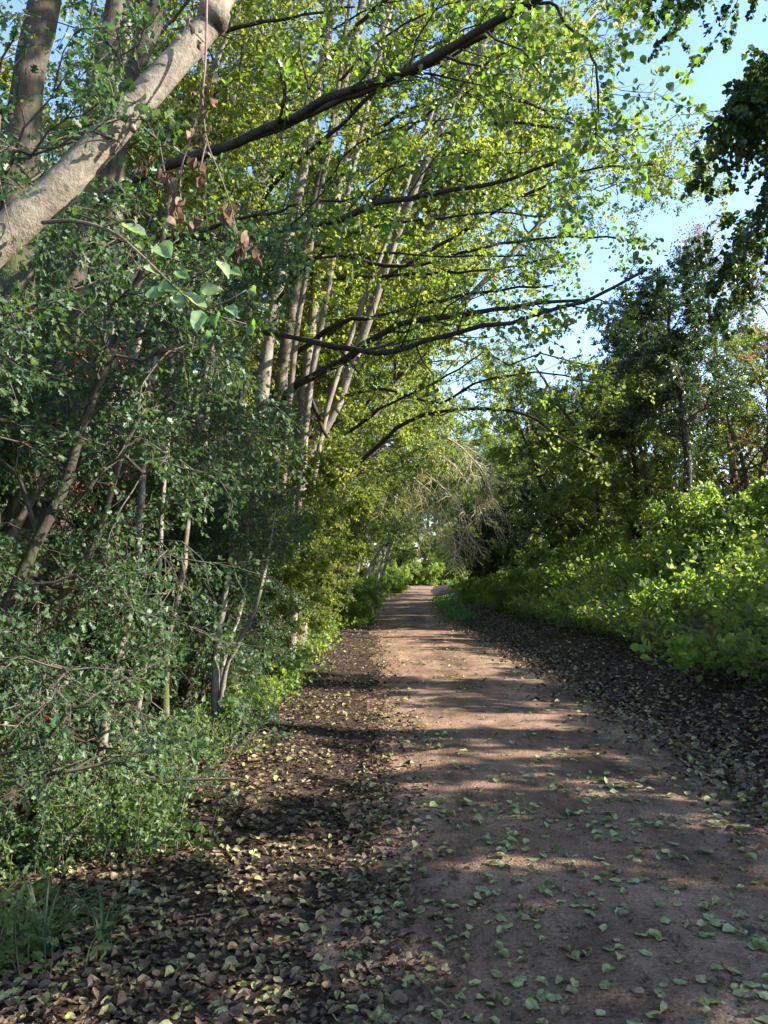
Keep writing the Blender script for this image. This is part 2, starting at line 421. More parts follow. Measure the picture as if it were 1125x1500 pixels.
pY = np.concatenate([np.arange(-8, 30, 0.12), np.arange(30, 60, 0.5), np.arange(60, 200, 2.0)])
wl = 0.10 * np.sin(pY * 1.1) + 0.07 * np.sin(pY * 2.9 + 1) + 0.05 * np.sin(pY * 6.7)
wr = 0.10 * np.sin(pY * 0.9 + 2) + 0.07 * np.sin(pY * 2.3) + 0.05 * np.sin(pY * 5.9)
tt = np.linspace(0, 1, 40)
A_ = xl(pY) - 0.1 + wl; B_ = xr(pY) + 0.12 + wr
X = A_[:, None] + (B_ - A_)[:, None] * tt[None]
Yg = np.repeat(pY[:, None], 40, 1)
Z = 0.005 + 0.035 * np.sin(np.pi * tt)[None] ** 0.7 + 0.008 * (lump(X * 2, Yg * 2) + 0.5) * np.sin(np.pi * tt)[None]
g = MB(); idx = np.arange(X.size).reshape(X.shape)
q = np.stack([idx[:-1, :-1], idx[:-1, 1:], idx[1:, 1:], idx[1:, :-1]], -1).reshape(-1, 4)
g.add(np.stack([X, Yg, Z], -1).reshape(-1, 3), q)
tag(g.build('path', M['path'], smooth=True), kind='structure')


def path_z(x, y):
    t = np.clip((x - xl(y) + 0.1) / (xr(y) - xl(y) + 0.22), 0, 1)
    return np.where((t > 0) & (t < 1), 0.008 + 0.035 * np.sin(np.pi * t) ** 0.7 + 0.004, ground(x, y))


# ------------------------------------------------------------------ fallen leaves
def curled_leaf(seed, length=0.065, width=0.8, curl=0.5, tipcurl=0.4, heart=False, stalk=True):
    r = np.random.default_rng(seed)
    nu, nv = 8, 7
    u = np.linspace(0, 1, nu); v = np.linspace(-1, 1, nv)
    prof = np.sin(np.pi * np.clip(u, 0.0, 1) ** (0.62 if heart else 0.85)) ** 0.75
    prof[0] = 0.06; prof[-1] = 0.03
    U, V = np.meshgrid(u, v, indexing='ij')
    Wd = prof[:, None] * width * 0.5
    x = U + 0.03 * r.normal(size=U.shape)
    y = V * Wd * (1 + 0.08 * r.normal(size=U.shape))
    asym = r.uniform(-0.4, 0.4)
    z = curl * (np.abs(V) ** 1.6) * Wd * (1 + asym * V) + tipcurl * 0.3 * (U - 0.4) ** 2 + 0.05 * np.sin(U * 7 + r.uniform(0, 6)) * V + 0.015 * r.normal(size=U.shape)
    P = np.stack([(x - 0.5), y, z - z.min() * 0.6], -1) * length
    i = np.arange(nu * nv).reshape(nu, nv)
    q = np.stack([i[:-1, :-1], i[1:, :-1], i[1:, 1:], i[:-1, 1:]], -1).reshape(-1, 4)
    return P.reshape(-1, 3), q


def scatter_leaves(mb, X, Y, Zf, size, protos, tilt=0.35, lift=0.006, tint=None):
    """many fallen leaves merged in one carpet"""
    n = len(X)
    which = rng.integers(0, len(protos), n)
    yaw = rng.uniform(0, 2 * np.pi, n)
    sc = (size[0] + (size[1] - size[0]) * rng.beta(1.6, 2.0, n)) / 0.065
    nv = nrm(np.stack([rng.normal(0, tilt, n), rng.normal(0, tilt, n), np.ones(n)], -1))
    nv[:, 2] *= np.where(rng.uniform(size=n) < 0.25, -1, 1)
    d = np.stack([np.cos(yaw), np.sin(yaw), np.zeros(n)], -1)
    b = nrm(np.cross(nv, d)); d = np.cross(b, nv)
    P0 = np.stack([X, Y, Zf + lift + rng.uniform(0, 1, n) * lift], -1)
    if tint is None: tint = rng.uniform(0, 1, n)
    for k, (pv, pq) in enumerate(protos):
        s = which == k
        m = s.sum()
        if not m: continue
        V = P0[s][:, None] + sc[s][:, None, None] * (d[s][:, None] * pv[None, :, 0:1] + b[s][:, None] * pv[None, :, 1:2] + nv[s][:, None] * pv[None, :, 2:3])
        off = (np.arange(m) * len(pv))[:, None, None]
        mb.add(V.reshape(-1, 3), (pq[None] + off).reshape(-1, 4), 0, np.clip(np.repeat(tint[s], len(pq)) + rng.normal(0, .07, m * len(pq)), 0, 1))


def lowres(p):
    pv, pq = p
    g_ = pv.reshape(8, 7, 3)[[0, 1, 3, 5, 7]][:, [0, 3, 6]]
    i = np.arange(15).reshape(5, 3)
    return g_.reshape(-1, 3), np.stack([i[:-1, :-1], i[1:, :-1], i[1:, 1:], i[:-1, 1:]], -1).reshape(-1, 4)


PROT = [curled_leaf(s, 0.065, rng.uniform(.38, .95), rng.uniform(.05, 1.2), rng.uniform(-.8, 1.6), s % 2 == 0) for s in range(16)]
PLOW = [lowres(p) for p in PROT]


def along(n, y0, y1, p=1.6):
    """Y positions denser near the camera"""
    u = rng.uniform(0, 1, n)
    a, b = y0 ** (1 - p), y1 ** (1 - p)
    return (a + (b - a) * u) ** (1 / (1 - p))


# left verge litter
mb = MB()
n = 24000
Y = along(n, 2.0, 45, 1.36); vv = rng.uniform(0, 1, n) ** 0.8 * 2.5 - 0.05
vv = np.where(rng.uniform(size=n) < 0.12, 0.1 - np.abs(rng.normal(0.0, 0.22, n)), vv)
Xp = xl(Y) - vv
tn = rng.uniform(0, 1, n) ** 1.15; nr = Y < 4.6
scatter_leaves(mb, Xp[nr], Y[nr], path_z(Xp[nr], Y[nr]), (.022, .070), PROT, 0.20, 0.007, tint=tn[nr])
scatter_leaves(mb, Xp[~nr], Y[~nr], path_z(Xp[~nr], Y[~nr]), (.025, .072), PLOW, 0.26, 0.010, tint=tn[~nr])
tag(mb.build('leaf_litter', M['litter'], smooth=True), 'carpet of dead brown and olive leaves along the left edge of the path', 'leaf litter', kind='stuff')
# right bank foot litter
mb = MB()
n = 21000
Y = along(n, 3.0, 45, 1.35); uu = rng.uniform(0, 1, n) ** 0.9 * 2.9 - 0.3
uu = np.where(rng.uniform(size=n) < 0.15, rng.normal(0.0, 0.35, n), uu)
Xp = xr(Y) + uu
scatter_leaves(mb, Xp, Y, path_z(Xp, Y), (.04, .08), PLOW, 0.45, 0.012, tint=rng.uniform(0, 1, n) ** 1.15 * .97)
tag(mb.build('leaf_litter', M['litter'], smooth=True), 'dark brown dead leaves at the foot of the right bank', 'leaf litter', kind='stuff')

# crumbs of leaf and twig trodden into the path
mb = MB()
n = 5200
Y = along(n, 2.4, 20, 1.7); Xp = xl(Y) + rng.uniform(0, 1, n) ** 1.25 * (xr(Y) - xl(Y))
scatter_leaves(mb, Xp, Y, path_z(Xp, Y), (.006, .028), PLOW, 0.2, 0.002, tint=rng.uniform(0, .8, n))
tag(mb.build('leaf_litter', M['litter'], smooth=True), 'small crumbs of dead leaf trodden into the path', 'leaf litter', kind='stuff')

# single leaves on the path: the nearest ones are things of their own
LK = [('broad pale green leaf fallen on the bare grit of the path', 'litter_green', .9), ('curled olive green leaf lying on the reddish path', 'litter_green', .62),
      ('dry brown leaf curled up on the path surface', 'litter', .9)]
protos = []
for i in range(9):
    kind = (0, 0, 0, 0, 1, 1, 1, 2, 2)[i]
    pv, pq = curled_leaf(100 + i, 0.065, rng.uniform(.7, 1.0) if kind == 0 else rng.uniform(.5, .7), (.12, .2, .3, .05, .9, 1.2, .7, 1.3, 1.0)[i], rng.uniform(.1, .8), i % 2 == 0)
    mbp = MB(); mbp.add(pv, pq, 0, np.clip((.25, .55, .8, .45, .2, .5, .7, .55, .7)[i] + rng.normal(0, .16, len(pq)), 0, 1))
    me = mbp.mesh('fallen_leaf', [M[LK[kind][1]]], smooth=True)
    protos.append((me, kind))
NPATH = 1350
PYs = along(NPATH, 2.55, 30, 1.75)
PXs = xl(PYs) + rng.uniform(0.02, 1, NPATH) * (xr(PYs) - xl(PYs) + 0.1)
# leaves gather in loose drifts
cl = rng.uniform(0, 1, NPATH) < 0.45
ci = rng.integers(0, 60, NPATH); cy = along(60, 2.7, 16, 1.6); cx = rng.uniform(0.1, 2.5, 60)
PYs = np.where(cl, cy[ci] + rng.normal(0, .16, NPATH), PYs); PXs = np.where(cl, cx[ci] + rng.normal(0, .2, NPATH), PXs)
ok = (PXs > xl(PYs) - .1) & (PXs < xr(PYs) + .1) & (PYs > 2.5)
PYs, PXs = PYs[ok], PXs[ok]
order = np.argsort(PYs)
inview = [i for i in order if abs(PXs[i]) < PYs[i] * 0.5 + .05][:290]
iset = set(inview)
for i in inview:
    me, kind = protos[rng.integers(0, 9)]
    o = bpy.data.objects.new('fallen_leaf', me); COL.objects.link(o)
    x, y = PXs[i], PYs[i]
    s = .5 + .65 * rng.beta(2, 1.6)
    o.location = (x, y, float(path_z(x, y)) + .002)
    flip = math.pi if rng.uniform() < .2 and kind == 0 else 0
    o.rotation_euler = (rng.normal(0, .16) + flip, rng.normal(0, .16), rng.uniform(0, 6.28)); o.scale = (s, s, s)
    if flip: o.location.z += .012 * s
    tag(o, LK[kind][0], 'leaf', 'fallen leaves on the path')
rest = np.array([i for i in range(len(PXs)) if i not in iset])
mb = MB(); scatter_leaves(mb, PXs[rest], PYs[rest], path_z(PXs[rest], PYs[rest]), (.05, .08), PLOW, .15, .004)
tag(mb.build('fallen_leaves', M['litter_green'], smooth=True), 'pale fallen leaves scattered over the farther stretch of path', 'leaves', kind='stuff')

# a few stones and acorn-like lumps pressed in the path
def rock_mesh(seed, s):
    r = np.random.default_rng(seed)
    th = np.linspace(0, 2 * np.pi, 10, endpoint=False); ph = np.linspace(-.5 * np.pi, .5 * np.pi, 7)
    P = np.array([[(math.cos(p) * math.cos(t), math.cos(p) * math.sin(t), math.sin(p)) for t in th] for p in ph]).reshape(-1, 3)
    P = P * (1 + .14 * r.normal(size=(len(P), 1))) * np.array((1, .7, .55)) * s
    i = np.arange(70).reshape(7, 10)
    q = np.stack([i[:-1], np.roll(i[:-1], -1, 1), np.roll(i[1:], -1, 1), i[1:]], -1).reshape(-1, 4)
    m_ = MB(); m_.add(P, q); return m_.mesh('stone', [M['stone']], True)
for k, (px, py, s, lab) in enumerate([(913, 1342, .03, 'smooth tan stone half sunk in the path among green leaves'), (906, 1280, .026, 'dark brown stone on the right half of the path'),
                                      (934, 1455, .024, 'small pale stone by the bottom edge of the path'), (588, 1335, .02, 'small dull stone at the leafy left edge of the path')]):
    o = bpy.data.objects.new('stone', rock_mesh(k, s)); COL.objects.link(o); p = on_ground(px, py, .04)
    o.location = (p[0], p[1], path_z(p[0], p[1]) + s * .2); o.rotation_euler = (0, 0, k * 1.3); tag(o, lab, 'stone')

mb = MB(); n = 3200
Y = along(n, 2.4, 18, 1.8); X = xl(Y) + rng.uniform(0, 1, n) * (xr(Y) - xl(Y))
s_ = .002 + .0075 * rng.uniform(0, 1, n) ** 3
o8 = np.array([(1, 0, 0), (.6, .8, 0), (-.5, .8, 0), (-1, 0, 0), (-.5, -.8, 0), (.6, -.7, 0), (.1, 0, .7)])
V = np.stack([X, Y, path_z(X, Y) - .003], -1)[:, None] + s_[:, None, None] * (o8[None] * (1 + .3 * rng.normal(size=(n, 7, 1))))
f7 = np.array([(0, 1, 6), (1, 2, 6), (2, 3, 6), (3, 4, 6), (4, 5, 6), (5, 0, 6)])
mb.add(V.reshape(-1, 3), (f7[None] + (np.arange(n) * 7)[:, None, None]).reshape(-1, 3))
tag(mb.build('gravel', M['stone']), 'small grit stones lying loose on the path', 'gravel', kind='stuff')
# ------------------------------------------------------------------ trees
def twigs_and_leaves(mb, paths, radii, root, n2=6, L2=(.5, 1.2), n3=4, L3=(.2, .5), nl=9, size=(.045, .07), tmpl=T_OVAL, t0=.3, t1=1.0, ang=(30, 70), up=.05, down=.2, upn=.8, sag=.1, direct=0, sides=3, r2=.4, keep=1.0, tlen=.5, rm=.003):
    """side shoots, twigs and leaves along limbs. slot 0 bark, slot 1 leaf"""
    p2, q2 = spawn(paths, radii, n2, t0, t1, L2, ang, 5, up=up, rad=r2, rmin=rm, sag=sag, wob=.12, tlen=tlen)
    tubes(mb, p2 - root, q2, 4, 0)
    p3, q3 = spawn(p2, q2, n3, .15, 1.0, L3, (30, 75), 4, up=up * .5, rad=.5, rmin=rm * .6, sag=sag, wob=.12)
    tubes(mb, p3 - root, q3, sides, 0)
    if nl: leaves_on(mb, p3 - root, nl, size, tmpl, .1, 1, upn, down, .015, keep=keep)
    if direct: leaves_on(mb, p2 - root, direct, size, tmpl, .3, 1, upn, down, .015, keep=keep)
    return p2, q2


def px_path(pts, k=16):
    return resample([at(*p) for p in pts], k)


def push(p, far):
    p = np.asarray(p, float)
    return np.array((0, 0, CZ)) + (p - np.array((0, 0, CZ))) * far


def hero(name, label, cat, stems, limbs, bark, limb_bark, leafm, base=None, group=None, k=24, far=1.0, **kw):
    """stems: list of (world pts, r0, r1); limbs: list of (px pts, r0, r1)"""
    if far != 1.0:      # the same line of sight, farther off
        stems = [([push(q, far) for q in pts], r0 * far, r1 * far) for pts, r0, r1 in stems]
        limbs = [([(x_, y_, Y_ * far) for x_, y_, Y_ in pts], r0 * far, r1 * far) for pts, r0, r1 in limbs]
        for pts, r0, r1 in stems: pts[0][2] = gz(pts[0][0], pts[0][1]) - .15
        for key in ('L2', 'L3', 'size'): kw[key] = tuple(v * far ** .5 for v in kw[key])
    b = np.array(base if base is not None else stems[0][0][0], float)
    rt = empty(name, label, cat, b, 0, group)
    for pts, r0, r1 in stems:
        p = resample(pts, k); p[2:] += rng.normal(size=(k - 2, 3)) * .012 * min(1, r0 * 8)
        m_ = MB(); tubes(m_, p - b, np.linspace(r0, r1, k) * (1 + .06 * rng.normal(size=k)) * np.where(np.arange(k) < 2, 1.25, 1), 12, 0, rough=.035)
        m_.build('trunk', bark, rt, smooth=True)
    crown = MB()
    for pts, r0, r1 in limbs:
        p = px_path(pts, 20)
        p[1:-1] += rng.normal(size=(18, 3)) * .012
        r = np.linspace(r0, r1, 20) * (1 + .08 * rng.normal(size=20))
        m_ = MB(); tubes(m_, p - b, r, 8, 0, rough=.05); m_.build('limb', limb_bark, rt, smooth=True)
        twigs_and_leaves(crown, p[None], r[None], b, **kw)
    if limbs: crown.build('crown', [limb_bark, leafm], rt)
    return rt


def gz(x, y): return float(ground(x, y))


# --- the pale leaning trunk that crosses the top left corner
b = np.array((-4.6, 2.2, gz(-4.6, 2.2) - .1))
pts = [b, (-3.5, 2.35, .7), at(-190, 520, 2.55), at(0, 350, 2.6), at(78, 284, 2.63), at(160, 197, 2.68), at(238, 112, 2.75), at(305, 36, 2.85), at(365, -50, 3.0), (.4, 3.3, 5.6), (1.6, 3.4, 7.2)]
rt = empty('leaning_tree', 'pale fawn leaning trunk with bark scars crossing above the hedge', 'tree', b)
K = 70
p = resample(pts, K)
rad = np.interp(np.linspace(0, 1, K), [0, .2, .3, .5, .7, 1], [.105, .072, .064, .056, .050, .03])
rad *= 1 + .035 * np.sin(np.arange(K) * 1.7) * np.sin(np.arange(K) * .6)
dk = np.abs(p - at(92, 285, 2.6)).sum(1); rad *= 1 + .16 * np.exp(-(dk / .07) ** 2)      # swollen where a branch once grew
dk = np.abs(p - at(318, 22, 2.8)).sum(1); rad *= 1 + .12 * np.exp(-(dk / .09) ** 2)
m_ = MB(); tubes(m_, p - b, rad, 24, 0, rough=.012); m_.build('trunk', M['bark_smooth'], rt, smooth=True)
# knots where branches broke away
for px, py, Y, s in ((198, 190, 2.615, .008), (226, 166, 2.645, .007), (325, 26, 2.8, .036)):
    c = at(px, py, Y); m_ = MB()
    out = nrm(np.array((.55, -.5, -.5))) if s < .04 else nrm(np.array((.9, -.1, .0)))
    tn_ = np.linspace(-1, 1, 9)
    pp = np.array([c - out * s * 1.6, c - out * s * .6, c - out * s * .1, c + out * s * .12]) - b
    tubes(m_, pp, np.array([s * 1.9, s * 1.25, s * .8, s * .25]), 12, 0, rough=.10)
    m_.build('knot', M['bark_dark'] if s >= .04 else M['bark_smooth'], rt, smooth=True)
cr = MB()
lp, lr = spawn(p[None, 52:], rad[None, 52:], 9, .3, 1, (1.4, 2.6), (30, 75), 8, up=.25, rad=.5, tlen=.2)
tubes(cr, lp - b, lr, 6, 0)
twigs_and_leaves(cr, lp, lr, b, 8, (.5, 1.0), 5, (.25, .5), 8, (.05, .08), T_ROUND, t0=.1)
cr.build('crown', [M['bark_limb'], M['leaf_near']], rt)
# leafy spray hanging off the leaning trunk
sp = px_path([(62, 326, 2.55), (110, 324, 2.48), (165, 340, 2.42), (205, 372, 2.38), (250, 415, 2.36), (300, 455, 2.36), (372, 478, 2.4)], 20)
m_ = MB(); tubes(m_, sp - b, np.linspace(.0075, .0022, 20), 6, 0)
tw = [[(150, 333, 2.43), (190, 322, 2.4), (200, 330, 2.38)], [(215, 380, 2.38), (240, 365, 2.36), (262, 350, 2.36)], [(250, 415, 2.36), (290, 400, 2.33), (330, 385, 2.33)], [(270, 432, 2.36), (285, 460, 2.34), (292, 480, 2.33)],
      [(300, 455, 2.36), (335, 440, 2.33), (360, 425, 2.33)], [(120, 325, 2.47), (128, 345, 2.45), (145, 352, 2.44)]]
for t_ in tw:
    tubes(m_, px_path(t_, 8) - b, np.linspace(.003, .0015, 8), 5, 0)
br = m_.build('branch', M['bark_brown'], rt, smooth=True)
def big_leaf(px, py, Y, L, ang, tint, facing=(.2, -1, .55), wd=.75, seed=0):
    pv, pq = curled_leaf(seed, L * .84, wd, .45, .5, True)
    c = at(px, py, Y); nv = nrm(np.array(facing, float))
    a = R(ang); d = np.array((math.cos(a), 0, math.sin(a))); d = nrm(d - nv * d.dot(nv)); bb = np.cross(nv, d)
    V = c[None] + pv[:, 0:1] * d + pv[:, 1:2] * bb + pv[:, 2:3] * nv - b
    mm = MB(); mm.add(V, pq, 0, np.clip(tint + rng.normal(0, .07, len(pq)), 0, 1)); mm.build('leaf', M['leaf_big'], rt, smooth=True)
for i, a in enumerate([(197, 339, 2.37, .105, -28, .75, (.35, -.7, .7)), (222, 398, 2.36, .07, -20, .95, (.5, -.6, .8)), (242, 370, 2.35, .10, -55, .6, (.1, -.9, .5)), (285, 442, 2.33, .10, -30, .8, (.5, -.6, .7)),
                       (248, 424, 2.36, .085, -10, .35), (326, 396, 2.32, .085, -75, 1.0, (.8, -.5, .55)), (292, 472, 2.32, .09, -95, .7, (-.1, -1, .3)), (340, 456, 2.32, .065, -60, .55), (371, 483, 2.39, .075, -60, .15, (-.6, -.7, .3)),
                       (372, 428, 2.33, .055, -40, .2, (-.6, -.7, .4)), (310, 428, 2.34, .09, 10, .4), (268, 405, 2.33, .07, -40, .3), (318, 470, 2.36, .07, -80, .15, (-.7, -.7, .2)), (305, 492, 2.34, .05, -30, .2, (-.5, -.8, .3)),
                       (228, 432, 2.36, .08, 200, .3), (338, 372, 2.36, .06, 60, .2, (-.5, -.7, .4)), (145, 352, 2.44, .045, -70, .2), (345, 400, 2.36, .06, -40, .5), (260, 445, 2.35, .075, -70, .55), (206, 362, 2.4, .05, -60, .5)]):
    big_leaf(*a[:6], *(a[6:] or ((.1, -.95, .5),)), seed=300 + i)

# --- dead twig with withered leaves hanging from it
b2 = at(303, 0, 2.72)
dt = empty('dead_twig', 'broken dead twig with shrivelled brown leaves hanging off the leaning trunk', 'twig', b2)
m_ = MB()
tws = [[(303, -25, 2.74), (302, 60, 2.7), (299, 115, 2.66), (291, 165, 2.65), (272, 225, 2.65), (249, 292, 2.66)], [(296, 140, 2.65), (303, 205, 2.64), (322, 255, 2.63), (338, 300, 2.63), (348, 350, 2.63)],
       [(299, 62, 2.69), (285, 48, 2.68), (272, 40, 2.68)], [(268, 235, 2.65), (264, 270, 2.64), (266, 305, 2.64)], [(303, 205, 2.64), (295, 240, 2.63), (292, 270, 2.63)], [(262, 250, 2.65), (235, 252, 2.66), (208, 250, 2.67)]]
for i, t_ in enumerate(tws): tubes(m_, px_path(t_, 14) - b2, np.linspace(.005 if i == 0 else .003, .0016, 14), 6, 0)
m_.build('stem', M['twig_red'], dt, smooth=True)
for i, (px, py, n_, s) in enumerate([(290, 62, 6, .05), (300, 140, 8, .06), (296, 195, 9, .065), (290, 255, 9, .07), (264, 310, 12, .075), (334, 312, 7, .06), (352, 358, 10, .075), (206, 252, 6, .06), (226, 254, 6, .06), (348, 130, 2, .05), (276, 40, 4, .04), (372, 372, 4, .06)]):
    mm = MB(); knot_ = at(px, py - 10, 2.64) - b2; vs = [knot_]; fs = []; n0 = 1
    for j in range(n_):
        c = at(px + rng.normal(0, 8), py + rng.normal(0, 13), 2.64 + rng.normal(0, .02)) - b2
        pv, pq = curled_leaf(900 + i * 20 + j, s * rng.uniform(.42, .78), rng.uniform(.35, .65), rng.uniform(1.0, 2.8), rng.uniform(1, 4))
        d = nrm(np.array((rng.normal(0, .35), rng.normal(0, .35), -1))); nv = nrm(np.cross(d, rand_unit(1)[0])); bb = np.cross(nv, d)
        vs += list(c[None] + pv[:, 0:1] * d + pv[:, 1:2] * bb + pv[:, 2:3] * nv); fs += [pq + n0, np.array([(0, n0 + 2, n0 + 3, n0 + 3 + 1)])]; n0 += len(pv)
    mm.add(np.array(vs), np.concatenate(fs), 0, np.repeat(rng.uniform(size=n_), len(pq) + 1))
    mm.build('withered_leaf', M['leaf_dead'], dt, smooth=True)

# --- left trunks close to the path with the limbs that arch across
NEARLEAF = dict(n2=14, L2=(.5, 1.3), n3=6, L3=(.22, .55), nl=6, size=(.03, .056), tmpl=T_ROUND, t0=.34, up=.08, sag=.12, direct=4)
def wp(*pts): return [at(*p) for p in pts]
def foot(px, py, Y, dz=-.15):
    q_ = at(px, py, Y); return np.array((q_[0], Y, gz(q_[0], Y) + dz))

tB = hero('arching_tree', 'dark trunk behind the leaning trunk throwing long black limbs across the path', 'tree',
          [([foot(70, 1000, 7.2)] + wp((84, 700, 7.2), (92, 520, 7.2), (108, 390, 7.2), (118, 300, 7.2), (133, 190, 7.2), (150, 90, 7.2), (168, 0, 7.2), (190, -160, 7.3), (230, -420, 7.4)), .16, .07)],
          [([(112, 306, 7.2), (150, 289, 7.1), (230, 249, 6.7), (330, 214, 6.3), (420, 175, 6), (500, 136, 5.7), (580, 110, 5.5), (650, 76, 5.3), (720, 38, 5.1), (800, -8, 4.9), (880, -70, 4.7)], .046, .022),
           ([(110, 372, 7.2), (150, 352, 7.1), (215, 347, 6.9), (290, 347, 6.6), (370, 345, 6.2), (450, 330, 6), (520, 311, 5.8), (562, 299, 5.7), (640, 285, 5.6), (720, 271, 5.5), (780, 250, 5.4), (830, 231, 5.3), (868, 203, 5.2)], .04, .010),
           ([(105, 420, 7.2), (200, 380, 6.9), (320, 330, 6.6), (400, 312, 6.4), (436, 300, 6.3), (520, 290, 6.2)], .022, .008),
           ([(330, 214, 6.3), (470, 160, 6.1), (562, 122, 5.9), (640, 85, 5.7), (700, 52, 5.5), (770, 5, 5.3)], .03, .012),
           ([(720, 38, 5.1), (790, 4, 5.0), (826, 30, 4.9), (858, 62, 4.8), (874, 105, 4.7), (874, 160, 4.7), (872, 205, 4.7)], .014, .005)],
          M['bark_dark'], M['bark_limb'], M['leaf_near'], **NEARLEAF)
hero('ivied_tree', 'thick dark trunk at the left edge of the wood, topmost part bare', 'tree',
     [([foot(20, 1050, 6.3)] + wp((28, 760, 6.3), (24, 520, 6.3), (22, 330, 6.3), (36, 160, 6.3), (58, 20, 6.3), (85, -160, 6.4), (120, -400, 6.5)), .19, .11)],
     [([(30, 200, 6.3), (-20, 120, 6.0), (-80, 40, 5.8)], .05, .02), ([(0, 205, 6.2), (28, 240, 5.9), (62, 285, 5.7), (90, 330, 5.6)], .02, .008), ([(64, -20, 6.3), (120, -90, 6.0), (200, -160, 5.7), (320, -220, 5.4)], .06, .02)],
     M['bark_dark'], M['bark_limb'], M['leaf_haw'], **{**NEARLEAF, 'tmpl': T_LOBE, 'size': (.035, .05)})
hero('straight_tree', 'straight dark trunk rising right of the pale lit stem and behind the leaning trunk', 'tree',
     [([foot(100, 1010, 8.4)] + wp((112, 700, 8.4), (124, 480, 8.4), (150, 300, 8.4), (186, 150, 8.4), (224, 30, 8.4), (262, -100, 8.5), (330, -330, 8.6)), .17, .08)],
     [([(262, -100, 8.5), (360, -150, 8.0), (480, -190, 7.5), (600, -200, 7.0)], .06, .02), ([(200, 105, 8.4), (280, 60, 8.0), (400, 30, 7.6), (520, 10, 7.2)], .03, .01)],
     M['bark_dark'], M['bark_limb'], M['leaf_canopy'], **NEARLEAF)
hero('pale_tree', 'pale sunlit upright stem among the dark trunks on the left', 'tree',
     [([foot(150, 1080, 9.4)] + wp((156, 850, 9.4), (160, 600, 9.4), (164, 450, 9.4), (170, 300, 9.4), (176, 150, 9.4), (188, 0, 9.4), (205, -200, 9.5), (240, -480, 9.6)), .135, .06)],
     [([(184, 20, 9.4), (240, -40, 9.0), (330, -110, 8.6), (450, -170, 8.2)], .04, .015), ([(176, 150, 9.4), (230, 60, 9.0), (290, -20, 8.7), (380, -110, 8.4)], .03, .012)],
     M['bark_grey'], M['bark_brown'], M['leaf_canopy'], **NEARLEAF)
CL = {**NEARLEAF, 'size': (.034, .058), 'n2': 14, 'L2': (.6, 1.5), 't0': .3}
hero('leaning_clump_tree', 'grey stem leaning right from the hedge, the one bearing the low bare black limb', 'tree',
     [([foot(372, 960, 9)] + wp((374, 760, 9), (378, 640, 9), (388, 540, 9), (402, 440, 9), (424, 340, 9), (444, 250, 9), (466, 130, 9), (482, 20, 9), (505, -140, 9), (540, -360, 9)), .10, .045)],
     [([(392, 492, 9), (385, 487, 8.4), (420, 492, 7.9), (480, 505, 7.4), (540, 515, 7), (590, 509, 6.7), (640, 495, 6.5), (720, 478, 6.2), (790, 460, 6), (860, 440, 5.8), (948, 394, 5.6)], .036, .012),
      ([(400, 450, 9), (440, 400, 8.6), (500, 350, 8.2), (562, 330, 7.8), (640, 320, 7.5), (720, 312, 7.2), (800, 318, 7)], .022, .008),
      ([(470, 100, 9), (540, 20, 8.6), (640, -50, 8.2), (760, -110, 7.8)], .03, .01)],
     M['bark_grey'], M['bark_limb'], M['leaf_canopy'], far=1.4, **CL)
hero('forked_clump_tree', 'brown stem forking low above the hedge into a heavy black limb', 'tree',
     [([foot(392, 960, 9.6)] + wp((396, 760, 9.6), (402, 640, 9.6), (414, 540, 9.6), (428, 450, 9.6), (450, 350, 9.6), (472, 250, 9.6), (502, 130, 9.6), (528, 20, 9.6), (560, -160, 9.6), (600, -380, 9.6)), .095, .04)],
     [([(404, 620, 9.6), (425, 572, 9.2), (470, 546, 8.8), (520, 516, 8.4), (560, 490, 8), (610, 470, 7.7), (700, 458, 7.4), (770, 446, 7.1), (850, 440, 6.8)], .058, .016),
      ([(430, 520, 9.5), (470, 490, 9), (510, 470, 8.6), (562, 462, 8.2), (640, 440, 7.8), (730, 425, 7.4), (810, 418, 7.2)], .034, .010),
      ([(450, 350, 9.6), (520, 380, 9), (600, 390, 8.6), (690, 366, 8.2), (780, 352, 7.8), (860, 346, 7.5), (936, 354, 7.2)], .026, .009),
      ([(500, 140, 9.6), (562, 206, 9.2), (650, 145, 8.8), (700, 105, 8.5), (790, 40, 8.2)], .028, .010)],
     M['bark_brown'], M['bark_limb'], M['leaf_near'], far=1.4, **CL)
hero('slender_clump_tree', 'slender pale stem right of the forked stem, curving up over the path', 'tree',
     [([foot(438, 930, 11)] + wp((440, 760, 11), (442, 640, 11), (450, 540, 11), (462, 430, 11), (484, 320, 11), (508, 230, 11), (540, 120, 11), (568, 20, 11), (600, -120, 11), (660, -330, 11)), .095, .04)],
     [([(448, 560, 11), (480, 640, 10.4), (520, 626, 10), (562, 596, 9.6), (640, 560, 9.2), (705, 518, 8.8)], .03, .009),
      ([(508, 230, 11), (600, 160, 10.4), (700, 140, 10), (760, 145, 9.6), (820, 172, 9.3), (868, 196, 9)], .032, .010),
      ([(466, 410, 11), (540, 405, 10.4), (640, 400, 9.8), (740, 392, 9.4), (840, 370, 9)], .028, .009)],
     M['bark_grey'], M['bark_limb'], M['leaf_canopy'], far=1.4, **CL)
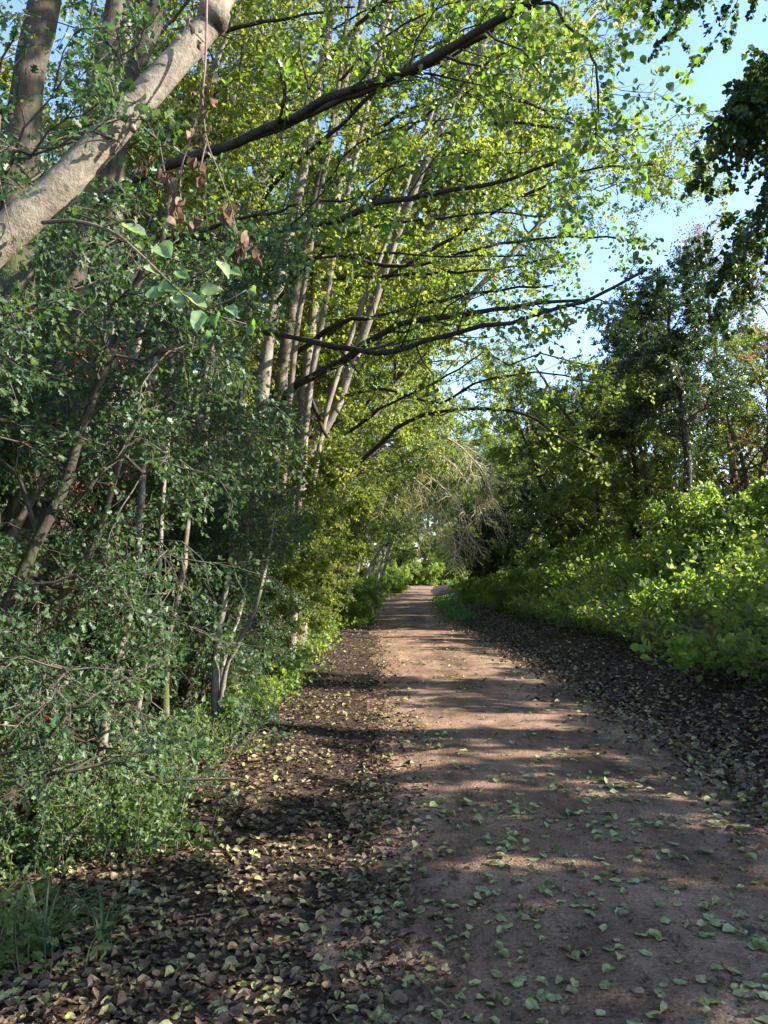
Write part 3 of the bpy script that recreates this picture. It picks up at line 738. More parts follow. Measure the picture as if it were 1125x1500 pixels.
hero('outward_tree', 'pale stem leaning farthest out over the path from the hedge', 'tree',
     [([foot(418, 920, 12.5)] + wp((424, 780, 12.5), (446, 680, 12.5), (494, 590, 12.3), (528, 500, 12), (556, 420, 11.8), (590, 320, 11.5), (640, 200, 11.2), (700, 80, 11), (770, -60, 10.8), (840, -200, 10.6)), .10, .04)],
     [([(450, 668, 12.5), (505, 690, 12), (562, 645, 11.5), (600, 618, 11.2), (660, 600, 11), (720, 600, 10.6), (770, 607, 10.3), (820, 640, 10), (880, 672, 9.8)], .04, .012),
      ([(500, 580, 12.3), (562, 570, 11.6), (640, 590, 11), (700, 560, 10.6), (790, 545, 10.2), (870, 560, 9.9)], .028, .009),
      ([(560, 410, 11.8), (660, 350, 11.2), (760, 290, 10.8), (860, 250, 10.4), (960, 240, 10)], .032, .010),
      ([(640, 200, 11.2), (740, 180, 10.8), (850, 190, 10.4), (960, 190, 10)], .03, .01)],
     M['bark_grey'], M['bark_limb'], M['leaf_gold'], far=1.25, **CL)
hero('curving_tree', 'thin dark stem curving up left of the pale clump with one rising limb', 'tree',
     [([foot(285, 990, 9.2)] + wp((290, 760, 9.2), (300, 600, 9.2), (314, 450, 9.2), (330, 335, 9.2), (346, 245, 9.2), (372, 170, 9.2), (400, 66, 9.2), (416, -20, 9.2), (440, -200, 9.2)), .085, .035)],
     [([(332, 340, 9.2), (372, 318, 8.8), (395, 275, 8.4), (440, 232, 8), (500, 182, 7.6), (560, 126, 7.3), (640, 92, 7), (720, 50, 6.7)], .034, .012),
      ([(316, 430, 9.2), (370, 400, 8.8), (450, 380, 8.4), (540, 372, 8), (640, 374, 7.6), (770, 374, 7.2)], .024, .008)],
     M['bark_brown'], M['bark_limb'], M['leaf_canopy'], far=1.4, **CL)

for i, q in enumerate([[(415, 700), (436, 480), (470, 280), (496, 120), (520, -40)], [(445, 640), (470, 480), (498, 330), (540, 150), (575, 0), (600, -90)], [(350, 640), (362, 450), (384, 280), (402, 120), (425, -40)],
                       [(300, 560), (322, 400), (338, 250), (352, 100), (372, -40)], [(250, 520), (256, 380), (262, 240), (276, 100), (290, -40)], [(470, 640), (522, 470), (575, 330), (620, 200), (668, 60), (700, -50)]]):
    Y0 = 12.6 + .45 * i; e = q[-1]
    hero('slender_tree', 'thin leaning stem between the stouter stems above the hedge, running out of the top', 'tree',
         [([foot(min(q[0][0] - 12, 425), 930, Y0)] + wp(*[(a, c, Y0) for a, c in q]) + wp((e[0] + 60, e[1] - 220, Y0)), .062, .025)],
         [([(q[3][0], q[3][1], Y0), (q[3][0] + 60, q[3][1] - 60, Y0 - .5), (q[3][0] + 150, q[3][1] - 110, Y0 - 1), (q[3][0] + 250, q[3][1] - 130, Y0 - 1.4)], .024, .008), ([(q[2][0], q[2][1], Y0), (q[2][0] + 55, q[2][1] - 70, Y0 - .5), (q[2][0] + 140, q[2][1] - 100, Y0 - 1), (q[2][0] + 220, q[2][1] - 110, Y0 - 1.4)], .02, .007)],
         M['bark_grey'] if i % 2 else M['bark_brown'], M['bark_limb'], M['leaf_canopy'], group='thin leaning stems above the hedge', **{**CL, 'size': (.04, .065)})
# ------------------------------------------------------------------ prototypes
def proto_tree(name, seed, H, r0, lean, stems=1, n1=16, L1=(2.2, 4.0), n2=7, L2=(.9, 1.8), n3=6, L3=(.35, .8), nl=28, size=(.055, .085), tmpl=T_FAR, bark='bark_grey', leafm='leaf_canopy', t0=.3, up=.25, sag=.1, spread=.5, keep=1.0, ang=(35, 75), tlen=.45, ivy=None, down=.2):
    global rng
    keep_rng = rng; rng = np.random.default_rng(seed)
    rt = empty(name, None, None, (0, 0, 0))
    P, Q = [], []
    for s in range(stems):
        a = rng.uniform(0, 6.28); o = np.array((math.cos(a), math.sin(a), 0)) * spread
        h = H * rng.uniform(.85, 1.05)
        k = 14; t = np.linspace(0, 1, k)
        base = o * .35 if stems > 1 else np.zeros(3)
        p = base + np.stack([lean * t ** 1.6 + o[0] * t * 2, o[1] * t * 2, h * t - .2], -1)
        p[1:] += np.cumsum(rng.normal(size=(k - 1, 3)) * np.array((.06, .06, 0)), 0)
        P.append(p); Q.append(r0 * rng.uniform(.8, 1.1) * (1 - .8 * t) * np.where(t < .05, 1.3, 1))
        m_ = MB(); tubes(m_, p, Q[-1], 9, 0, rough=.04); m_.build('trunk', M[bark], rt, smooth=True)
    P = np.array(P); Q = np.array(Q)
    cr = MB()
    p1, q1 = spawn(P, Q, n1, t0, 1.0, L1, ang, 8, up=up, rad=.45, rmin=.012, wob=.25, sag=sag, tlen=tlen)
    tubes(cr, p1, q1, 5, 0)
    p2, q2 = spawn(p1, q1, n2, .25, 1.0, L2, (25, 65), 5, up=.05, rad=.5, rmin=.006, wob=.2, sag=sag)
    tubes(cr, p2, q2, 4, 0)
    p3, q3 = spawn(p2, q2, n3, .2, 1.0, L3, (25, 70), 4, rad=.5, rmin=.0035, wob=.2, sag=sag)
    tubes(cr, p3, q3, 3, 0)
    if nl: leaves_on(cr, p3, nl, size, tmpl, .05, 1, .6, down, .03, keep=keep)
    cr.build('crown', [M[bark if bark.startswith('twig') else 'bark_twig'], M[leafm]], rt)
    if ivy:
        iv = MB()
        for p in P:
            n = ivy; t = rng.uniform(0, .75, n); i = (t * 13).astype(int); f = (t * 13 - i)[:, None]
            c = p[i] * (1 - f) + p[i + 1] * f; th = rng.uniform(0, 6.28, n); o = np.stack([np.cos(th), np.sin(th), rng.normal(0, .3, n)], -1)
            leaves(iv, c + o * (r0 * (1 - .7 * t) + rng.gamma(2, .05, n))[:, None], nrm(o * .4 + rand_unit(n) * .5 + np.array((0, 0, -.6))), nrm(o + rand_unit(n) * .4), rng.uniform(.05, .09, n), T_LOBE, 0)
        iv.build('ivy', M['leaf_dark'], rt)
    rng = keep_rng
    return rt


used = set()
def place(proto, x, y, rz, sc, label, cat, group=None, dz=0.0, name=None):
    if proto.name in used: o = copy_tree(proto)
    else: o = proto; used.add(proto.name)
    o.location = (x, y, gz(x, y) + dz); o.rotation_euler = (0, 0, rz)
    o.scale = (sc, sc, sc) if not isinstance(sc, tuple) else sc
    return tag(o, label, cat, group)


lean_a = proto_tree('canopy_tree', 21, 13, .15, 6.6, 2, n1=16, L1=(2.4, 4.6), nl=44, size=(.046, .082), leafm='leaf_gold', spread=.7, t0=.32)
lean_b = proto_tree('canopy_tree', 22, 12.5, .14, 5.0, 1, n1=28, L1=(2.4, 4.6), n2=8, nl=44, size=(.046, .082), leafm='leaf_canopy', t0=.36)
lean_c = proto_tree('canopy_tree', 23, 11.5, .12, 6.0, 2, n1=16, L1=(2.4, 4.4), leafm='leaf_canopy', spread=.9, nl=44, size=(.046, .082), t0=.2)
tall = proto_tree('woodland_tree', 24, 15, .2, .6, 1, n1=28, L1=(2.2, 3.8), leafm='leaf_canopy', t0=.26, bark='bark_brown', nl=56, size=(.06, .095))
gold = proto_tree('woodland_tree', 28, 13, .16, .6, 2, n1=15, L1=(2, 3.4), leafm='leaf_gold', t0=.25, bark='bark_grey', nl=56, size=(.06, .095))
pole_a = proto_tree('slender_tree', 51, 13, .075, 2.6, 1, n1=16, L1=(1.2, 2.6), n2=6, n3=5, nl=26, size=(.045, .075), leafm='leaf_canopy', bark='bark_grey', t0=.45, up=.35)
pole_b = proto_tree('slender_tree', 52, 14, .065, 1.5, 1, n1=16, L1=(1.2, 2.6), n2=6, n3=5, nl=26, size=(.045, .075), leafm='leaf_gold', bark='bark_brown', t0=.5, up=.35)
high_dark = proto_tree('dark_tree', 29, 9.5, .17, -1.0, 1, n1=24, L1=(1.6, 3.0), leafm='leaf_dark', bark='bark_dark', t0=.42, up=.05, nl=60, size=(.05, .085), ivy=1500)
broad = proto_tree('bank_tree', 25, 9, .17, -.8, 2, n1=16, L1=(2.2, 3.8), leafm='leaf_canopy', bark='bark_dark', t0=.08, up=.1, spread=.8, nl=60, size=(.05, .085))
dark = proto_tree('dark_tree', 26, 9, .2, -.8, 1, n1=30, L1=(1.8, 3.4), leafm='leaf_dark', bark='bark_dark', t0=.06, up=.1, nl=70, size=(.05, .085), ivy=1500)
bare = proto_tree('bare_tree', 27, 9.5, .14, -.3, 2, n1=16, L1=(2, 3.2), n3=9, nl=7, leafm='leaf_rust', bark='twig_red', t0=.2, up=.3, spread=.8)
droop = proto_tree('drooping_tree', 33, 8, .15, -2.2, 2, n1=15, L1=(2.0, 3.6), n3=7, leafm='leaf_gold', bark='bark_brown', t0=.1, up=-.05, sag=.3, spread=.7, nl=38, size=(.045, .08))
hawA = proto_tree('hawthorn_bush', 41, 4.8, .06, .3, 6, n1=12, L1=(1.0, 1.9), n2=8, L2=(.5, 1.0), n3=5, L3=(.2, .45), nl=17, size=(.024, .044), tmpl=T_LOBE, leafm='leaf_haw', bark='bark_dark', t0=.16, up=.05, sag=.22, spread=.75, tlen=.35)
hawB = proto_tree('hawthorn_bush', 42, 4.2, .05, .4, 6, n1=12, L1=(1.0, 1.8), n2=8, L2=(.5, .9), n3=5, L3=(.2, .45), nl=17, size=(.024, .044), tmpl=T_LOBE, leafm='leaf_haw', bark='bark_brown', t0=.14, up=.0, sag=.25, spread=.8, tlen=.35)
hazel = proto_tree('hazel_bush', 43, 4.6, .045, .5, 8, n1=10, L1=(.9, 1.8), n2=7, L2=(.4, .9), n3=5, L3=(.2, .5), nl=26, size=(.045, .075), tmpl=T_OVAL, leafm='leaf_canopy', bark='bark_brown', t0=.06, up=.05, sag=.2, spread=.7)
low = proto_tree('bramble_bush', 44, 1.5, .02, .1, 9, n1=8, L1=(.5, 1.0), n2=6, L2=(.25, .5), n3=4, L3=(.12, .3), nl=10, size=(.05, .085), tmpl=T_OVAL, leafm='leaf_nettle', bark='bark_brown', t0=.1, up=.1, sag=.4, spread=.5)
holly = proto_tree('holly_bush', 45, 4.2, .07, -.2, 4, n1=14, L1=(1.0, 1.8), n2=8, L2=(.5, .9), n3=5, L3=(.2, .5), nl=20, size=(.06, .09), tmpl=T_OVAL, leafm='leaf_dark', bark='bark_dark', t0=.03, up=.05, sag=.15, spread=.6)

# berries on the two hawthorn kinds (sub-clusters as parts, shared by the copies)
for pr, sd in ((hawA, 1), (hawB, 2)):
    r_ = np.random.default_rng(sd)
    for k in range(10):
        th = r_.uniform(-2.2, .9); c = np.array((math.cos(th) * r_.uniform(.9, 1.7) + .3, math.sin(th) * r_.uniform(.9, 1.7), r_.uniform(.9, 3.6)))
        mm = MB(); vs = [c]; fs = []
        for j in range(14):
            q0 = c + r_.normal(0, .07, 3); s = .0085; o = len(vs)
            vs += list(np.array([(1, 0, 0), (0, 1, 0), (-1, 0, 0), (0, -1, 0), (0, 0, 1.2), (0, 0, -1.2)]) * s + q0)
            fs += [(o + a_, o + b_, o + c_) for a_, b_, c_ in ((0, 1, 4), (1, 2, 4), (2, 3, 4), (3, 0, 4), (1, 0, 5), (2, 1, 5), (3, 2, 5), (0, 3, 5))]
            vs.append(q0 + (.002, 0, 1.2 * s)); fs.append((0, o + 4, o + 6))      # the stalk
        mm.add(np.array(vs), np.array(fs))
        mm.build('berry_cluster', M['berry'], pr, smooth=True)

# hedge of hawthorn and hazel on the left
HED = [(hawA, -3.0, 4.6, .2, 1.0, 'glossy hawthorn bush nearest the camera on the left verge'), (hawB, -4.1, 5.6, 1.4, 1.25, 'tall hawthorn bush rising behind the grass tuft at the lower left'),
       (hawB, -3.3, 6.8, -.5, 1.05, 'dark hawthorn bush with red haws below the pale leafy spray'), (hawA, -4.6, 8.2, 2.3, 1.25, 'high bluish hawthorn bush around the pale sunlit stem'),
       (hawB, -3.5, 9.6, .9, 1.05, 'hawthorn bush whose bare lower stems show above the verge nettles'), (hazel, -3.6, 12.0, .1, 1.0, 'sunlit hazel bush below the heavy forking black limb'),
       (hawA, -3.2, 14.2, -1.0, .9, 'rounded bush of small leaves leaning out over the leaf litter'), (hazel, -3.4, 17, 2.0, 1.05, 'yellowish hazel bush halfway along the hedge'),
       (hazel, -3.6, 20.5, .7, 1.1, 'hazel bush standing behind the bright verge plants'), (hawB, -3.6, 25, 1.9, 1.1, 'shaded bush where the hedge meets the grass strip'),
       (hazel, -3.7, 30, -.4, 1.1, 'far hazel bush beside the first bright band across the path'), (hawA, -3.4, 37, .5, 1.0, 'dark round bush overhanging the far left path edge')]
HED += [(hazel, -2.45, 11.4, 1.2, .72, 'hazel bush hiding the feet of the pale leaning stems'), (hawA, -2.2, 8.9, 2.0, .62, 'small hawthorn bush beside the forked hedge stem'), (hazel, -2.2, 14.8, 2.9, .62, 'small sunlit hazel bush edging the litter'), (hazel, -2.3, 18.5, .3, .6, 'small hazel bush just before the bright bramble')]
for pr, x, y, rz, sc, lab in HED: place(pr, x - .25, y, rz, sc, lab, 'bush')
# sunlit feet of hedge stems
for nm, lab, st in (('hedge_tree', 'crooked pale stem standing at the foot of the hedge above the weeds', [([(142, 1125, 6.2), (152, 1070, 6.2), (168, 1000, 6.25), (188, 900, 6.3), (205, 790, 6.4), (212, 640, 6.6), (235, 480, 7.0), (250, 380, 7.4)], .05, .012)]),
                    ('hedge_tree', 'dark thin stem just right of the crooked pale one in the hedge', [([(195, 1120, 6.9), (200, 1050, 6.9), (214, 960, 6.9), (232, 850, 7), (240, 700, 7.3), (262, 520, 7.8), (270, 430, 8.0)], .035, .010)]),
                    ('hedge_tree', 'short mossy stem in the middle of the hedge foot', [([(238, 1060, 7.4), (243, 980, 7.4), (250, 920, 7.45), (268, 840, 7.5), (280, 720, 7.9), (300, 560, 8.5), (310, 460, 8.8)], .045, .010)]),
                    ('hedge_tree', 'sunlit forked stem at the hedge edge nearest the litter', [([(318, 1040, 8.2), (316, 990, 8.2), (320, 930, 8.2), (332, 860, 8.25), (346, 760, 8.7), (352, 640, 9.3), (356, 540, 9.8)], .05, .012), ([(318, 1035, 8.2), (330, 985, 8.15), (350, 940, 8.1), (374, 890, 8.05), (392, 820, 8.3), (404, 740, 9.0), (410, 660, 9.6)], .032, .009), ([(318, 1035, 8.2), (326, 975, 8.3), (340, 930, 8.35), (356, 880, 8.5), (366, 800, 9.0), (372, 700, 9.6)], .028, .008)])):
    hero(nm, lab, 'tree', [([foot(q[0][0], q[0][1], q[0][2])] + wp(*q[1:]), r0, r1) for q, r0, r1 in st], [], M['bark_grey'] if 'pale' in lab or 'sunlit' in lab else M['bark_brown'], M['bark_limb'], M['leaf_haw'])
# thickets deeper in the wood on the left
for i, (x, y) in enumerate([(-6.5, 5.5), (-7.5, 9), (-7, 13), (-9, 17), (-8, 23), (-11, 8), (-13, 14), (-12, 21), (-7.5, 29), (-16, 11), (-19, 18), (-16, 27)]):
    place(hazel if i % 3 else hawB, x, y, i * 1.1, 1.15, 'bush in the depth of the left wood seen through the hedge', 'bush', 'thicket bushes inside the left wood')

# canopy trees along the left of the path, leaning over it
CAN = [(lean_b, -4.0, 17.5, -.1, 1.34, 'grey tree with lit yellow green crown above the middle of the path'), (lean_a, -4.0, 20.0, .1, 1.38, 'twin stemmed tree with yellowing crown arching out to the open sky'),
       (lean_c, -4.2, 23.5, -.1, 1.35, 'twin stemmed green tree arching behind the yellowing crown'), (lean_b, -4.8, 27, .3, 1.1, 'single grey tree beyond the second hazel bush'),
       (lean_a, -4.6, 31, -.3, 1.0, 'yellowing tree over the bright band far down the path'), (lean_c, -4.4, 34, .1, 1.0, 'arching tree at the far left bend of the path'),
       (lean_b, -3.4, 42, 0, 1.0, 'far leaning tree above the grass at the path bend'), (lean_c, -2.2, 37.5, -.2, .85, 'low arching tree whose crown meets the dark evergreen over the path'), (lean_b, -1.6, 47, .1, 1.0, 'arching tree with crown right over the far narrow path'), (lean_c, -.2, 57, .2, 1.05, 'arching tree just before the yellow tree of the tunnel end'), (lean_a, -2.0, 52, -.1, 1.0, 'yellow tree closing the tunnel at the path end, left side'), (lean_c, -1.0, 64, 0, 1.0, 'last leaning tree before the bright end of the path')]
for pr, x, y, rz, sc, lab in CAN: place(pr, x, y, rz, sc, lab, 'tree')
for i, (x, y) in enumerate([(-7, 8), (-8.5, 12), (-7.5, 16), (-9.5, 20), (-7.5, 25), (-11.5, 15), (-14, 21), (-10, 30), (-14, 33), (-8, 38), (-18, 27), (-20, 38), (-12, 44), (-7, 50), (-24, 20), (-12, 9.5), (-6, 58), (-4, 72)]):
    place((tall, gold, lean_b)[i % 3], x, y, i * 2.1, .95 + .1 * (i % 3), 'woodland tree standing back behind the left hedge', 'tree', 'trees standing back behind the left hedge')

for i in range(22):
    x, y = -3.2 - 4.2 * rng.uniform() ** 1.3, 9.5 + 13 * rng.uniform()
    place((pole_a, pole_b)[i % 2], x, y, rng.normal(0, .35), rng.uniform(.85, 1.1), 'slender bare lower stem in the close stand behind the left hedge', 'tree', 'slender stems standing close behind the left hedge')
# right bank
BANK = [(high_dark, 8.3, 25.5, 0, .95, 'dark ivy covered tree on the bank behind and left of the dark crowned leaning one'), (broad, 14.4, 29, 1.0, .85, 'sunlit bushy tree at the right edge of the bank top'),
        (bare, 12.4, 26.5, .5, 1.1, 'nearly bare tree of reddish twigs against the open sky'), (broad, 9.2, 30, 2.0, .85, 'broad green tree on the bank top beyond the dark ivied tree'),
        (droop, 8.6, 25.5, .1, .9, 'brownish tree with boughs drooping low over the bank'), (droop, 7.4, 31, .9, .95, 'drooping tree behind the first over the far end of the bank'),
        (dark, 7.8, 35, 1.6, .9, 'dark evergreen tree rising over the far end of the bank'), (broad, 10.5, 40, .3, 1.05, 'hazy green tree behind the dark evergreen on the bank'),
        (dark, 7.6, 44, 2.6, .9, 'dark tree above the far narrow stretch of path'), (broad, 8.8, 54, .9, 1.1, 'far green tree on the right where the path vanishes'),
        (droop, 5.9, 39.5, -.2, .95, 'drooping tree leaning out above the black holly'), (droop, 6.6, 50, .3, 1.1, 'drooping tree leaning over the farthest holly'), (droop, 8.2, 62, 0, 1.2, 'drooping tree where the path narrows to nothing'), (gold, 12, 66, .9, 1.0, 'far yellowing tree right of where the path vanishes'), (broad, 10, 76, 2.2, 1.1, 'green tree last in the line at the right of the path end')]
BANK += [(high_dark, 7.3, 18.6, .5, .8, 'dark crowned tree leaning from the bank toward the arching limbs'), (droop, 10.6, 22.5, -.4, .85, 'light drooping tree beneath the dark crown on the bank'), (gold, 11.5, 21.5, .4, .5, 'small sunlit yellow green tree just right of the dark crowned tree on the bank'), (gold, 9.0, 27.5, 2.2, .6, 'light green sapling tree just behind the dark ivied trunk'), (gold, 13.6, 23.5, 1.1, .55, 'small thin tree at the right edge before the reddish one')]
for pr, x, y, rz, sc, lab in BANK: place(pr, x, y, rz, sc, lab, 'tree')
for i, (x, y, sc) in enumerate([(10.2, 26, .62), (12.6, 20, .6), (10.4, 33, .8), (14.2, 26, .7), (12.4, 37, 1.0), (16, 21, .8), (18, 29, 1.0)]):
    place(hazel, x, y, i * 1.9, sc, 'light green bush filling the gaps along the bank top', 'bush', 'bushes along the bank top')
for i, (pr, x, y, sc, lab) in enumerate([(holly, 5.9, 38, .95, 'black green holly bush beside the narrowing path'), (holly, 6.3, 46, 1.0, 'dark holly bush behind the first one along the right of the path'), (holly, 7.6, 33, .8, 'small dark holly bush on the bank beneath the trees'),
                                       (holly, 7.2, 56, 1.0, 'farthest dark holly bush on the right of the path')]):
    place(pr, x, y, i * 1.3, sc, lab, 'bush')
hero('dead_tree', 'pale leafless tree drooping dead twigs over the far path', 'tree',
     [([foot(470, 880, 24)] + wp((478, 800, 24), (500, 720, 24), (540, 660, 23.5), (590, 640, 23)), .09, .04)],
     [([(540, 660, 23.5), (600, 650, 23), (650, 670, 22.5), (690, 715, 22), (712, 770, 21.8)], .04, .012), ([(520, 685, 23.8), (580, 690, 23), (630, 720, 22.5), (660, 770, 22), (668, 806, 21.8)], .035, .010), ([(560, 650, 23.3), (620, 690, 22.6), (670, 740, 22.2), (690, 790, 22)], .03, .01),
      ([(590, 640, 23), (650, 640, 22.5), (700, 680, 22), (722, 730, 21.8)], .03, .01), ([(500, 720, 24), (560, 720, 23), (610, 750, 22.5), (635, 790, 22)], .03, .01)],
     M['twig_pale'], M['twig_pale'], M['leaf_rust'], n2=16, L2=(.7, 1.5), n3=9, L3=(.3, .8), nl=0, size=(.04, .06), tmpl=T_FAR, t0=.3, up=-.1, sag=.35, direct=0, sides=3, r2=.45, rm=.011)
for i, (x, y, sc, lab) in enumerate([(-1.15, 23.5, .6, 'bright yellow green bramble bush at the left path edge'), (-1.3, 27, .7, 'bright bramble bush just beyond the first on the left edge'), (-.9, 44, .9, 'lit bramble bush on the left by the grass strip'),
                                    (.2, 62, 1.1, 'far lit bramble bush left of the path end'), (5.2, 100, 2.2, 'large pale lit bush closing the end of the path'), (9.5, 104, 2.4, 'large lit bush right of the one closing the path end'), (1.5, 98, 2.2, 'large lit bush left of the one closing the path end'),
                                    (4.6, 31, .7, 'bright low bush at the far foot of the bank'), (4.3, 35, .75, 'bright low bush just before the black holly'), (6.2, 26, 1.0, 'pale bramble bush on the sunny middle of the bank'), (4.4, 26, .55, 'low lit bush at the bank foot just past the dry stalks'), (4.9, 28.5, .75, 'pale green bush on the bank slope above the lit low one'), (5.4, 22.5, .7, 'light green bush on the bank slope beside the dry stalks'), (8.2, 18, 1.1, 'yellow leaved bramble bush on top of the bank'), (10.2, 17, 1.2, 'bramble bush at the right picture edge on top of the bank')]):
    place(low, x, y, i * 1.7, sc, lab, 'bush')
for i in range(14):
    x, y = (-16 + i * 3.6, 108 + (i % 3) * 9)
    place((tall, gold, tall)[i % 3], x, y, i * 1.9, 1.5, 'tree in the far wood beyond the end of the path', 'tree', 'far trees beyond the end of the path')

for i in range(11):
    place(hazel, -9 + i * 3.4 + rng.normal(0, .6), 101 + 4 * (i % 2) + (6 if 3 <= i <= 5 else 0), i * 1.7, 1.5, 'thicket bush closing the view beyond the end of the path', 'bush', 'thicket beyond the end of the path')
# near right tree: trunk outside the frame, boughs hanging in at the top right
b = np.array((6.4, 7.2, gz(6.4, 7.2) - .15))
rt = empty('overhanging_tree', 'dark tree whose shaded boughs hang down at the top right against blue sky', 'tree', b)
p = resample([b, (6.3, 7.2, 4), (6.1, 7.3, 7), (5.7, 7.4, 10), (5.5, 7.4, 12.5)], 24); r = np.linspace(.24, .06, 24)
m_ = MB(); tubes(m_, p - b, r, 12, 0, rough=.03); m_.build('trunk', M['bark_dark'], rt, smooth=True)
cr = MB()
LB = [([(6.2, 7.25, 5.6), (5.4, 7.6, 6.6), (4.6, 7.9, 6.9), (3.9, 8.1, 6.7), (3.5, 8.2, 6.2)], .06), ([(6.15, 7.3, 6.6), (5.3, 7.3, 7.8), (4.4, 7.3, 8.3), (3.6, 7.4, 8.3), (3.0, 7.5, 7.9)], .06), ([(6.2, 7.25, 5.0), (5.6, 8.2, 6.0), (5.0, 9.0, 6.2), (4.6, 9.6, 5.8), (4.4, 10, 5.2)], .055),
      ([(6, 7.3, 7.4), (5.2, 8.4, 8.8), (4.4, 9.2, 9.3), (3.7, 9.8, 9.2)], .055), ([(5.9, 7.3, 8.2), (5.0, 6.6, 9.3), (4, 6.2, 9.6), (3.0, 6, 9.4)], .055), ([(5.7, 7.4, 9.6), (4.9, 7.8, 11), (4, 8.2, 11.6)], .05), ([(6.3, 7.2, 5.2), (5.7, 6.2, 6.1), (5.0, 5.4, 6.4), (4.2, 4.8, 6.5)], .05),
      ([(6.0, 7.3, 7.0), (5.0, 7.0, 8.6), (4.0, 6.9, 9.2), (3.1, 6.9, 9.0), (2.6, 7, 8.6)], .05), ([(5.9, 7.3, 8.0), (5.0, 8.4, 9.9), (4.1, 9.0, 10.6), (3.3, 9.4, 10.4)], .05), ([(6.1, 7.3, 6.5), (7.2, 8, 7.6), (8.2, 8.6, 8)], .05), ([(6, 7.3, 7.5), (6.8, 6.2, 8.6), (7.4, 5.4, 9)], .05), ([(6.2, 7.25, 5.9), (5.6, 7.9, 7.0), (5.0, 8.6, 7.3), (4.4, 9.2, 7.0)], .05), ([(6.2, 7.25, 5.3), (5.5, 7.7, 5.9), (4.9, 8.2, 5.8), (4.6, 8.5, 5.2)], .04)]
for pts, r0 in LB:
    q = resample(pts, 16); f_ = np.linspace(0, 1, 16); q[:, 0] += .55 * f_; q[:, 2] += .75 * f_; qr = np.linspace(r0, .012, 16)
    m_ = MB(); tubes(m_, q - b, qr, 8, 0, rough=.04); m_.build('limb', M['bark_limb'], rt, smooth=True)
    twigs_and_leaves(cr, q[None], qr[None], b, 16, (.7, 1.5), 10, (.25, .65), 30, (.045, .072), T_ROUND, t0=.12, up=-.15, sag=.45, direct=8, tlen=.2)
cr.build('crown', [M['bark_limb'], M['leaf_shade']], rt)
# bushes on the bank beside the camera: they throw the striped shade on the path
for i, (x, y, sc) in enumerate([(8.8, 1.6, .8), (13.5, 15, .85), (9.4, 6.2, .62), (9.0, 4.0, .76), (10.0, 9.3, .72), (11.2, 11.2, .6)]):
    place(hazel, x, y, i * 1.3 + .4, sc, 'hazel bush on the bank top just outside the picture', 'bush', 'hazel bushes on the bank beside the camera')
for i, (x, y, sc) in enumerate([(16, 9.5, .7), (18.5, -5, .7)]):
    place(tall, x, y, i * 2.3, sc, 'tall tree standing back on the bank outside the picture', 'tree', 'tall trees on the bank beside the camera')

# ------------------------------------------------------------------ bank vegetation
def stems_mesh(mb, X, Y, Hh, lean, nl, size, tmpl, mats=(0, 1), upn=.9, down=.25, r=.0035, t0=.2, root=None, tint=None):
    n = len(X); k = 5; s = np.linspace(0, 1, k)
    z = ground(X, Y) if root is None else np.zeros(n)
    d = np.stack([rng.normal(0, .18, n) + lean, rng.normal(0, .18, n), np.ones(n)], -1)
    bend = np.stack([rng.normal(0, .25, n) + lean, rng.normal(0, .25, n), -np.abs(rng.normal(0, .15, n))], -1)
    P = np.stack([X, Y, z - .02], -1)[:, None] + Hh[:, None, None] * (d[:, None] * s[None, :, None] + bend[:, None] * (s ** 2)[None, :, None])
    tubes(mb, P, np.repeat((r * (1 - .6 * s))[None], n, 0), 3, mats[0])
    leaves_on(mb, P, nl, size, tmpl, t0, mats[1], upn, down, .03)
    return P


mb = MB()
n = 8500
Y = along(n, 5, 75, 1.35); U = 1.75 + rng.uniform(0, 1, n) ** 1.2 * 9
X = xr(Y) + U
Hh = rng.uniform(.4, 1.2, n) * (0.55 + .6 * (np.sin(X * 1.7 + Y * .9) * .5 + .5)) * np.interp(U, [1.7, 2.6], [.5, 1])
stems_mesh(mb, X, Y, Hh, -.12, 17, (.055, .12), T_OVAL)
tag(mb.build('undergrowth', [M['bark_brown'], M['leaf_nettle']]), 'tangle of nettles and brambles covering the right bank', 'undergrowth', kind='stuff')
mb = MB()
n = 3500
Y = along(n, 5, 70, 1.3); U = 1.5 + rng.uniform(0, 1, n) * 8
stems_mesh(mb, xr(Y) + U, Y, rng.uniform(.2, .55, n), -.1, 14, (.05, .085), T_LOBE)
tag(mb.build('undergrowth', [M['bark_brown'], M['leaf_haw']]), 'dark low bramble leaves under the nettles of the bank', 'undergrowth', kind='stuff')
# dry stalks at the foot of the bank
mb = MB()
n = 2000
Y = along(n, 6, 40, 1.4); U = 1.6 + np.abs(rng.normal(0, 1.0, n)); X = xr(Y) + U
Hh = rng.uniform(.3, .9, n); k = 5; s = np.linspace(0, 1, k)
d = np.stack([rng.normal(-.25, .35, n), rng.normal(0, .35, n), np.ones(n)], -1); bend = np.stack([rng.normal(-.3, .4, n), rng.normal(0, .4, n), -np.abs(rng.normal(.1, .25, n))], -1)
P = np.stack([X, Y, ground(X, Y) - .02], -1)[:, None] + Hh[:, None, None] * (d[:, None] * s[None, :, None] + bend[:, None] * (s ** 2)[None, :, None])
tubes(mb, P, np.repeat((.0026 * (1 - .7 * s))[None], n, 0), 3, 0)
mb.tint[-1] = np.repeat(rng.uniform(0, 1, n), 0) if False else mb.tint[-1]
tag(mb.build('dry_grass', M['grass_dry']), 'dry reddish stalks along the foot of the right bank', 'dry grass', kind='stuff')


